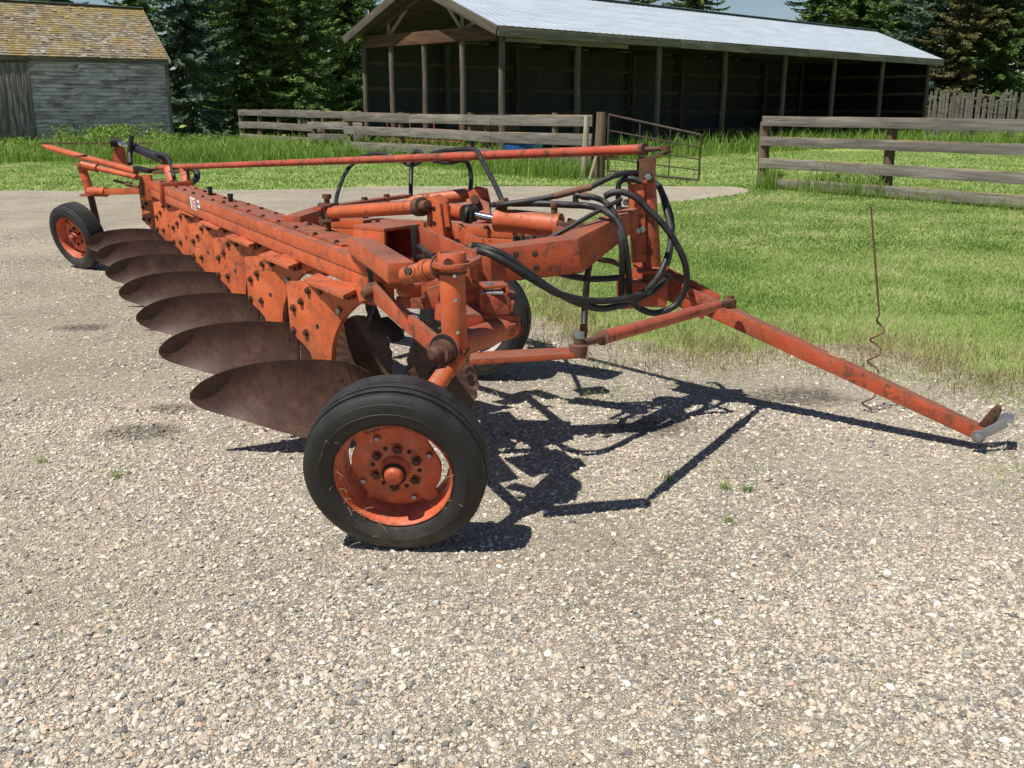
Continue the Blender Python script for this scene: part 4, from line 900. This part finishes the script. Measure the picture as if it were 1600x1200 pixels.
# ---- gooseneck, post, cylinder
GP_ = [at(712, 424, y=4.56), at(778, 411, y=4.7), at(893, 397, y=4.73), at(985, 339, y=5.16)]
gn = MB().path(GP_, .135, .148, sc_=[1, 1, 1, .70]).build('gooseneck', MOR, plow, .007)
nrm = V((.0, -1, 0))
for x, y in ((836, 396), (838, 418), (806, 397), (808, 420)): bolt(at(x, y, y=4.632), nrm, gn, 1.3)
r0, r1, r2 = at(733, 334, y=5.2), at(776, 343, y=5.14), at(876, 353, y=5.02); cd = (r2-r1).normalized()
cyl = MB().lathe(r1, cd, [(-.004, .0), (-.004, .05), (.0, .06), (.03, .061), (.034, .058), ((r2-r1).length-.03, .058), ((r2-r1).length-.028, .061), ((r2-r1).length, .060), ((r2-r1).length, 0)], 36).build('hydraulic_cylinder', MO, plow, 0, True, 40)
MB().tube([r0, r1+cd*.01], .019, 20).build('rod', MCH, cyl); MB().lathe(r0, cd, [(-.005, .0), (-.005, .05), (.012, .05), (.012, 0)], 24).lathe(r0, RD, [(-.03, .0), (-.03, .045), (.03, .045), (.03, 0)], 24).build('rod_eye', MDK, cyl)
for s in (-1, 1): MB().beam(r2+RD*.045*s, r2+RD*.045*s+cd*.13-Z*.03, .014, .075).build('yoke', MRU, cyl, .003)
bolt(r2+cd*.08+RD*.053-Z*.015, RD, cyl, 1.3, True)
for s, nm in ((.12, 'port'), (.9, 'port')): p = r1.lerp(r2, s)+Z*.055; MB().cyl(p, p+Z*.04, .016).cyl(p+Z*.03, p+Z*.055, .021).build(nm, MRU, cyl, .002)
MB().tube([at(703, 331, y=5.3), at(728, 333, y=5.22)], .045, 24).build('pivot_eye', MO, plow, .004)
MB().beam(at(865, 360, y=4.98), at(905, 368, y=4.96), .10, .05).build('cylinder_bracket', MOR, plow, .004)
p0, p1 = at(1021, 455, y=5.22), at(1009, 280, y=5.22); pd = (p1-p0).normalized()
post = MB().tube([p0, p1], .049, 32).build('steering_post', MOR, plow, .004)
ch = MB(); q0, q1 = at(995, 287, y=5.17), at(1000, 410, y=5.17); ch.beam(q0, q1, .07, .014, up=(0, 1, 0)); ch.beam(q0+V((-.032, .035, 0)), q1+V((-.032, .035, 0)), .012, .09, up=(0, 1, 0)).beam(q0+V((0, .04, .003)), q0+V((0, .04, .018)), .10, .12, up=(0, 1, 0))
ch.build('channel', MO, post, .003); MB().beam(at(986, 308, y=5.14), at(990, 374, y=5.14), .03, .02, up=(0, 1, 0)).build('strap', MO, post, .003)
for x, y in ((994, 312), (996, 360), (1003, 358), (978, 316)): bolt(at(x, y, y=5.155), V((0, -1, 0)), post, 1.4, True)
MB().lathe(at(1020, 419, y=5.22), pd, [(-.012, .0), (-.012, .082), (.0, .085), (.012, .05)], 36).build('collar', MO, post, 0, True, 30)
MB().lathe(at(1021, 436, y=5.22), pd, [(-.03, .0), (-.03, .056), (.03, .056), (.03, 0)], 30).build('bearing_ring', MRU, post)
MB().beam(at(975, 432, y=5.26), at(978, 480, y=5.26), .08, .10, up=(0, 1, 0)).beam(at(972, 456, y=5.24), at(1040, 458, y=5.24), .12, .13).build('pivot_block', MOR, post, .006)
bc = at(1010, 268, y=5.22); br = MB(); ax_ = V((1, .1, 0)).normalized()
br.box(bc+V((-.002, -.047, 0)), ax_*.042, V((0, .006, 0)), Z*.052).box(bc+V((-.002, .047, 0)), ax_*.042, V((0, .006, 0)), Z*.052).box(bc+Z*.055, ax_*.042, V((0, .053, 0)), Z*.006)
br.build('top_bracket', MRU, post, .002); bolt(bc+V((.0, -.054, -.022)), V((0, -1, 0)), post, 1.4, True)
MB().path([bc+Z*.066-ax_*.035, bc+Z*.066+ax_*.02, at(1049, 237, y=5.2)], .085, .013).build('steering_arm', MRU, post, .002)
# ---- long steering tube over the plow and rear rod
s0, s1 = at(1003, 233.5, y=5.2), at(250, 262, y=9.7); tu = MB().tube([s0.lerp(s1, i/12) for i in range(13)], .0255, 20).build('steering_tube', MTB, plow, .003)
MB().tube([s0, at(1018, 233, y=5.19), at(1046, 231.5, y=5.18)], [.013, .013, .012], 12).cyl(s0, s0+(s0-s1).normalized()*.02, .031).build('rod_end', MRU, tu)
pe = at(1040, 231.5, y=5.18); MB().lathe(pe, (0, 0, 1), [(-.012, .0), (-.012, .026), (.012, .026), (.012, 0)], 20).build('ball_joint', MRU, tu)
MB().tube([s1, at(236, 265, y=9.75), at(222, 268, y=9.8)], [.026, .016, .014], 12).build('rod_end', MRU, tu)
MB().beam(at(212, 262, y=9.75), at(236, 268, y=9.7), .09, .04).build('bell_crank', MDK, plow, .005)
g0, g1 = at(213, 268, y=9.8), at(78, 231, y=11.0); MB().tube([g0, g0.lerp(g1, .93), g1, at(67, 227, y=11.1)], [.034, .036, .034, .012], 18).build('rear_rod', MO, plow)
MB().tube([at(150, 262, y=10.1), at(214, 277, y=9.78)], .028, 14).build('rear_arm', MO, plow)
ra = MB().beam(at(150, 300, y=10.12), at(222, 298, y=9.75), .07, .062).build('rear_arm', MO, plow, .004)
rs = MB().tube([at(127.5, 260, y=10.15), at(141, 303, y=10.12)], .045, 20).build('caster_sleeve', MO, plow, .004)
MB().lathe(at(141.5, 304, y=10.12), Z, [(-.01, 0), (-.01, .11), (.006, .11), (.006, 0)], 20).lathe(at(127, 257, y=10.15), Z, [(-.01, 0), (-.01, .08), (.008, .08), (.008, 0)], 20).build('flange', MOR, rs)
MB().tube([at(128, 257, y=10.12), at(152, 263, y=10.08)], .042, 16).build('arm_eye', MO, rs); MB().tube([at(140, 299, y=10.12), at(166, 300, y=10.03)], .05, 16).build('arm_eye', MO, rs)
MB().tube([at(141, 303, y=10.12), at(151, 345, y=10.12), at(152, 358, y=10.1), wc2-wn2*.02], [.034, .034, .034, .03], 14).build('caster_shaft', MRU, plow)
MB().beam(at(120, 245, y=10.15), at(133, 243, y=10.1), .06, .02).build('stop_plate', MRU, rs)
MB().tube([at(178, 282, y=10.1), at(217, 292, y=9.75)], .014, 8).cyl(at(198, 287, y=9.92), at(206, 289, y=9.85), .024).build('adjuster_rod', MRU, plow)
ep = MB().beam(at(227, 273, y=9.62), at(231, 313, y=9.62), .115, .05, up=(0, 1, 0)).build('end_plate', MO, plow, .004)
for y in (279, 287, 295, 303): bolt(at(219.5+(y-279)*.1, y, y=9.592), V((0, -1, 0)), ep, 1.5)
bp = MB().prism([at(x, y, y=10.5) for x, y in ((179, 222), (185, 222), (189, 252), (196, 262), (174, 258))], V((.05, .03, 0))).build('rear_bracket', MO, plow, .003)
v0, v1, v2 = at(181, 222, y=10.5), at(208, 230, y=10.3), at(256, 250, y=9.95); rc = MB().tube([v1, v2], .047, 20).build('hydraulic_cylinder', MBLK, plow, .004)
MB().tube([v0, v1], .017, 12).cyl(v0.lerp(v1, .3), v0.lerp(v1, .45), .03).build('rod', MCH, rc); MB().cyl(v0+V((-.05, -.02, 0)), v0+V((.06, .02, 0)), .05).build('rod_eye', MDK, rc)
MB().tube([v2, v2+(v2-v1)*.12], .05, 14).build('end_cap', MRU, rc)
MB().tube(crom([at(206, 212, y=10.2), at(204, 225, y=10.2), at(203, 240, y=10.2), at(204, 256, y=10.1)]), .026, 10).build('hose_stub', MHO, plow)
MB().beam(at(288, 262, y=9.3), at(292, 293, y=9.1), .06, .07, up=(0, 1, 0)).beam(at(262, 262, y=9.4), at(268, 285, y=9.3), .06, .05, up=(0, 1, 0)).build('upright', MOR, plow, .004)
MB().beam(at(240, 270, y=9.5), at(294, 268, y=9.2), .03, .03).build('cross_rod', MRU, plow)
# ---- furrow wheel linkage
k0, k1 = at(584, 456, y=4.50), at(692, 549, y=3.93); sb = MB().beam(k0, k1, .026, .076).build('side_bar', MOR, plow, .004)
MB().cyl(k0, k0-RD*.02+(at0(590, 440, y=4.75)-k0)*.8, .02).build('pin', MRU, sb)
for p, r_ in ((k0, .033), (k1, .036)): MB().lathe(p, RD, [(-.03, 0), (-.03, r_*1.25), (.02, r_*1.25), (.022, r_*.8), (.05, r_*.8), (.062, r_*.5), (.064, 0)], 28).build('pivot_boss', MRU, sb, 0, True, 40)
MB().path([at(579, 408, y=4.74), at(581, 466, y=4.74)], .05, .012, up=(0, 1, 0)).build('slot_plate', MO, plow, .002); MB().beam(at(577, 416, y=4.725), at(579, 446, y=4.725), .018, .006, up=(0, 1, 0)).build('slot', MBLK, plow)
m0, m1, m2 = at(696, 545, y=3.95), at(768, 521, y=4.27), at(801, 509, y=4.42); md = (m1-m0).normalized()
lt2 = MB().tube([m0, m1], .05, 32).build('cross_tube', MO, plow, .004); MB().tube([m1+md*.006, m2], .047, 28).build('cross_tube', MO, plow, .004)
MB().lathe(m0, md, [(-.012, .03), (-.012, .060), (.004, .060), (.006, .05)], 32).build('end_ring', MOR, lt2, 0, True, 40); MB().lathe(m0, md, [(-.022, .03), (-.022, .056), (-.014, .056), (-.013, .03)], 32).build('washer', MDK, lt2)
p = m0.lerp(m1, .52)-Z*.02-RD*-.048; bolt(p, RD, lt2, .9, True)
MB().tube([at(714, 498, y=3.96), at(727, 527, y=3.97)], .007, 8).build('gusset_rod', MOR, king)
MB().beam(at(700, 495, y=4.35), at(790, 497, y=4.45), .26, .07).build('lower_crossmember', MOR, plow, .006); MB().prism([at(x, y, z=.74) for x, y in ((765, 515), (760, 497), (785, 487), (806, 500), (806, 506))], -Z*.05).build('end_block', MOR, plow, .005)
bb = at(773, 468, y=4.36); b3 = MB().box(bb-Z*.012, V((.052, .012, 0)), V((-.012, .05, 0)), Z*.045).build('hose_holder', MOR, plow, .004)
MB().box(bb+Z*.062+V((-.005, 0, 0)), V((.05, .012, 0)), V((-.012, .05, 0)), Z*.006).box(bb+Z*.045+V((.043, 0, 0)), V((.006, .0, 0)), V((-.01, .045, 0)), Z*.014).build('top_plate', MO, b3, .002); MB().tube([bb+Z*.036+V((-.054, -.05, 0)), bb+Z*.036+V((.035, -.05, 0))], .008, 8).build('pin', MGA, b3)
ap = [at(x, y, z=.725) for x, y in ((733, 562), (913, 551), (914, 541), (826, 545), (735, 550))]; sa = MB().prism(ap, -Z*.022).build('wheel_steering_arm', MOR, plow, .003)
pe = at(904, 543, z=.74); MB().lathe(pe, Z, [(-.03, 0), (-.03, .03), (-.012, .034), (.01, .034), (.014, .02), (.045, .018), (.05, 0)], 24).build('ball_joint', MRU, sa, 0, True, 40); MB().cyl(pe+Z*.035, pe+Z*.058, .021).build('nut', MGA, sa, .002)
w0, w3 = pe+Z*.012, at(1141, 472, y=5.14); w1_, w2_ = w0.lerp(w3, .12), w0.lerp(w3, .80)
dl = MB().tube([w1_, w2_, w0.lerp(w3, .9)], [.0275, .0275, .018], 24).build('drag_link', MTB, plow, .003); MB().tube([w0.lerp(w3, .9), w3], [.018, .017], 12).build('rod_end', MRU, dl); MB().tube([w0, w1_], [.014, .017], 12).lathe(w1_, w3-w0, [(-.012, .018), (-.008, .03), (.0, .03), (.004, .027)], 20).build('rod_end', MRU, dl)
MB().lathe(w3, Z, [(-.03, 0), (-.03, .03), (.016, .03), (.02, .018), (.034, .018), (.036, 0)], 20).build('ball_joint', MRU, dl)
MB().tube([kb+kax*.02, kb-kax*.02, at(697, 580, y=3.92), at(672, 616, y=3.82), wc1-wn1*.06+Z*.06, wc1-wn1*.03], [.045, .04, .034, .034, .034, .034], 16).build('axle', MO, plow)
MB().tube([wc3-wn3*.02, wc3-wn3*.16, wc3-wn3*.2+Z*.2, wc3-wn3*.2+Z*.42], .035, 12).build('axle', MOR, plow)
MB().beam(at(625, 469, y=5.0), at(700, 472, y=4.95), .12, .055).build('frame_crossmember', MOR, plow, .005); MB().tube([at(628, 452, y=4.8), at(668, 446, y=4.7)], .04, 20).build('pivot_tube', MO, plow, .004); MB().beam(at(594, 410, y=4.72), at(597, 445, y=4.72), .07, .06, up=(0, 1, 0)).build('upright', MO, plow, .004)
# ---- smaller fittings of the front frame
MB().box(at(832, 381, y=5.35), V((.075, .03, 0)), V((-.03, .06, 0)), Z*.035).build('shade_block', MDK, plow, .005)  # dark block added to stand in for shading below the cylinder
for x, y in ((815, 374), (832, 372), (848, 373)): q = at(x, y, y=5.3); MB().cyl(q-Z*.02, q+Z*.035, .014).build('port_fitting', MRU, plow, .002)
MB().prism([at(x, y, y=5.05) for x, y in ((706, 355), (716, 352), (752, 380), (754, 392), (712, 388))], V((.012, .014, 0))).build('gusset_plate', MO, plow, .003)
q = at(714, 378, y=5.04); MB().lathe(q, V((-.3, -1, 0)), [(-.004, 0), (.004, 0), (.004, .016), (-.004, .016)], 16).build('bolt_hole', MBLK, plow)
MB().beam(at(646, 352, y=4.93), at(650, 402, y=4.93), .03, .04, up=(0, 1, 0)).build('channel', MDK, plow, .003)
wr = MB()
for c_, ax2, r_ in ((kb+kax*.012, kax, .050), (kt-kax*.03, kax, .050), (e2_-dd*.012, dd, .039), (m2-md*.012, md, .050)):
    a_2, s2, u2 = frame(ax2); wr = MB().tube([c_+(s2*math.cos(t*.2618)+u2*math.sin(t*.2618))*r_*random.uniform(.97, 1.03) for t in range(25)], .0065, 6); wr.build('weld_bead', MRU, king)
for (x, y, yy) in ((712, 432, 3.93), (714, 470, 3.93), (717, 520, 3.93)): q = at(x, y, y=yy); MB().cyl(q, q+V((-.004, -.016, .004)), .006, 10).build('grease_nipple', MGA, king)
for (x, y, yy, n_, g) in ((640, 424, 4.05, V((-.4, -.9, .2)), 0), (587, 388, 4.78, V((.64, -.77, 0)), 0), (604, 397, 4.6, V((-.5, -.85, 0)), 0)): bolt(at(x, y, y=yy-.06), n_, plow, 1.3, bool(g))
for x, y, yy in ((672, 458, 4.72), (690, 462, 4.66)): bolt(at(x, y, y=yy-.16), V((-.5, -.85, .1)), plow, 1.5)
q = at(716, 470, y=3.86); MB().cyl(at(764, 441, y=4.33), at(764, 452, y=4.33), .016).build('nut', MGA, b3, .002)
MB().tube(crom([at(700, 470, y=4.6), at(690, 500, y=4.5), at(672, 512, y=4.6), at(655, 500, y=4.9)]), .012, 8).build('hydraulic_hose', MHO, plow)
for x, y, yy, dx_, dy_ in ((742, 384.5, 4.5, -10, 3), (750, 391.5, 4.46, -10, 3), (776, 319.5, 5.11, 12, -1), (908, 306, 5.045, 14, 2), (1000, 271, 5.26, -10, 0), (912, 520, 4.91, 0, -14)):
    MB().tube([at(x, y, y=yy), at(x+dx_, y+dy_, y=yy)], .0185, 12).build('hose_ferrule', MRU, plow, .002)
# ---- tongue and hitch
q0, q1 = at(1086, 468, y=5.34), at0(1534, 677, y=4.38); qd = (q1-q0).normalized(); a, sd, u = frame(qd)
tg = MB().beam(q0, q1, .092, .088, w1=.078, h1=.064).build('tongue', MOR, plow, .007)
MB().prism([q0.lerp(q1, .50)+u*.0388+qd*x+sd*y for x, y in ((-.04, .012), (-.02, .024), (.0, .014), (.014, .026), (.035, .018), (.03, .006), (.008, .009), (-.01, .001))], u*.0006).build('yellow_mark', MYEL, tg)
for s in (-1, 1): MB().beam(q0+sd*s*.068+qd*.10, q0-qd*.36+sd*s*.068+Z*.03, .018, .12).build('fork_plate', MOR, tg, .003)
MB().beam(q0-qd*.36+Z*.075, q0+qd*.06+Z*.02, .17, .02).build('fork_cover', MOR, tg, .003); MB().cyl(q0-qd*.2+Z*.02-sd*.10, q0-qd*.2+Z*.02+sd*.10, .025).build('pin', MRU, tg)
hp_ = q1; hl = MB().prism([at0(x, y, y=4.37) for x, y in ((1524, 668), (1549, 639), (1556, 634), (1562, 637), (1563, 645), (1545, 677))], V((.022, .027, 0))).build('hitch_lug', MRU, tg, .003)
p = at0(1555, 643, y=4.355); MB().lathe(p, V((-.6, -.8, 0)), [(-.001, 0), (.002, 0), (.002, .007), (-.001, .007)], 10).build('bolt_hole', MBLK, hl)
nb_ = -sd if (-sd).y < 0 else sd; bpn = q1-qd*.012+nb_*.039; hb = MB().cyl(bpn+nb_*.03, bpn-nb_*.112, .014).cyl(bpn+nb_*.03, bpn+nb_*.037, .032).build('hitch_bolt', MGA, tg, .002); bolt(bpn+nb_*.037, nb_, hb, 1.7, True)
c_a = bpn-nb_*.0+V((.0, 0, -.004)); c_b = c_a+V((.125, .0, .07)); cd_ = (c_b-c_a).normalized(); cl_ = MB()
for o in (.018, -.098): cl_.beam(c_a+nb_*o, c_b+nb_*o, .012, .046)
cl_.beam(c_b+cd_*.008+nb_*.026, c_b+cd_*.008-nb_*.106, .046, .012).build('hitch_clevis', MGA, tg, .004)
# ---- hoses
def hose(pts, r=.0145, name='hydraulic_hose', mat=None, parent=None):
    return MB().tube(crom([at(*p[:2], y=p[2]) for p in pts], 8), r, 12).build(name, mat or MHO, parent or plow, 0, True, 60)
hose([(524, 322, 6.55), (528, 300, 6.8), (540, 270, 7.05), (557, 251, 7.15), (577, 242, 7.05), (600, 241, 6.85), (622, 247, 6.8), (640, 258, 6.80), (656, 253, 6.62), (676, 240, 6.45), (700, 235, 6.3), (728, 233, 6.15), (745, 236, 6.02), (756, 256, 5.85), (770, 282, 5.6), (781, 305, 5.35), (787, 322, 5.2)])
hose([(642, 312, 6.6), (642, 290, 6.65), (643, 262, 6.72), (646, 244, 6.68), (652, 236, 6.58), (664, 243, 6.42), (682, 252, 6.3), (703, 254, 6.2), (722, 250, 6.2), (731, 256, 6.22), (736, 275, 6.22), (735, 300, 6.2)])
hose([(722, 392, 4.6), (740, 384, 4.5), (762, 389, 4.45), (790, 400, 4.45), (825, 426, 4.48), (862, 452, 4.55), (900, 472, 4.65), (937, 482, 4.75), (970, 477, 4.86), (1000, 466, 4.98), (1028, 449, 5.06), (1045, 432, 5.16)], .0162)
hose([(724, 396, 4.62), (748, 391, 4.46), (780, 404, 4.42), (812, 424, 4.44), (850, 447, 4.5), (878, 461, 4.57), (925, 470, 4.7), (975, 467, 4.84), (1008, 455, 4.95), (1030, 430, 5.04), (1045, 393, 5.10), (1048, 362, 5.15), (1041, 328, 5.24), (1032, 296, 5.32), (1018, 283, 5.40), (1003, 284, 5.40)], .0162)
hose([(945, 307, 5.06), (955, 302, 5.05), (971, 300, 5.04), (992, 308, 5.03), (1014, 328, 5.02), (1038, 353, 5.0), (1058, 383, 4.99), (1071, 415, 5.0), (1072, 448, 5.03), (1056, 476, 5.05), (1026, 489, 5.03), (1000, 482, 5.02), (985, 465, 4.98), (982, 425, 4.9), (976, 378, 4.86), (967, 350, 4.88), (948, 331, 4.92), (920, 322, 5.02), (885, 320, 5.03), (846, 318, 5.05), (800, 318, 5.1)], .0162)
hose([(770, 320, 5.13), (790, 319, 5.08), (820, 315, 5.06), (850, 310, 5.06), (868, 306, 5.06)]); hose([(866, 306.5, 5.06), (895, 299, 5.06), (924, 292, 5.06)], .017, 'hose_fitting', MRU)
hose([(922, 292.5, 5.06), (945, 281, 5.08), (965, 273, 5.1), (985, 270, 5.16), (1002, 271, 5.28)])
hose([(900, 320, 5.05), (900, 306, 5.05), (912, 307, 5.04), (930, 309, 5.03), (948, 318, 5.02), (962, 338, 4.92), (970, 372, 4.86), (972, 415, 4.88), (971, 462, 5.0)], .0145)
hose([(853, 375, 4.85), (885, 358, 4.86), (920, 338, 4.9), (950, 322, 4.96), (971, 311, 5.0)], .011)
hose([(967, 330, 5.12), (966, 300, 5.14), (969, 284, 5.14), (985, 279, 5.13), (1003, 284, 5.12)])
hose([(864, 424, 4.9), (890, 431, 5.0), (925, 436, 5.12), (967, 434, 5.2)], .0162)
hose([(924, 398, 5.0), (918, 430, 5.0), (914, 480, 4.98), (912, 527, 4.9)], .0162); hose([(922, 400, 5.05), (940, 406, 5.1), (958, 409, 5.15), (980, 420, 5.2)], .014, 'hose_fitting', MRU)
hose([(1030, 290, 5.30), (1042, 318, 5.30), (1050, 350, 5.28), (1046, 400, 5.26), (1036, 425, 5.24)]); hose([(298, 262, 9.4), (307, 268, 9.3), (307, 279, 9.2), (298, 286, 9.1)], .03)
hose([(244, 240, 10.0), (258, 243, 9.7), (266, 255, 9.5), (272, 278, 9.2)], .02); hose([(584, 470, 5.4), (578, 492, 5.2), (572, 506, 5.0)], .014)
hose([(655, 385, 4.9), (668, 396, 4.7), (676, 402, 4.55)], .014); hose([(655, 402, 4.9), (668, 402, 4.7), (680, 400, 4.6)], .014)
# ---- spiral stake behind the tongue
gb = at0(1358, 645, z=0); gz = V((gb.x-.01, gb.y, 0)); sp_ = empty('spiral_stake', gb, 'thin rusty spiral ground stake standing upright behind the tongue', 'stake')
zt = at0(1362, 325, y=gb.y).z; zb = at0(1353, 492, y=gb.y).z; pts = [gb+V((.0, 0, -.06))]
for i in range(76):
    t = i/75; ang = t*2*math.pi*4.6; z = .0+zb*t; pts.append(gb+V((-.012+.012*t+.031*math.cos(ang)*min(1, (1-t)*6+.1), .031*math.sin(ang)*min(1, (1-t)*6+.1), z)))
lst = pts[-1]; pts += [lst.lerp(V((at0(1361, 330, y=gb.y).x, gb.y, zt-.01)), s) for s in (.12, .5, 1.)]; e = pts[-1]; pts += [e+V((0, 0, .012)), e+V((-.012, 0, .014)), e+V((-.022, 0, .006))]
MB().tube(pts, .0048, 8).build('rod', MRU, sp_)
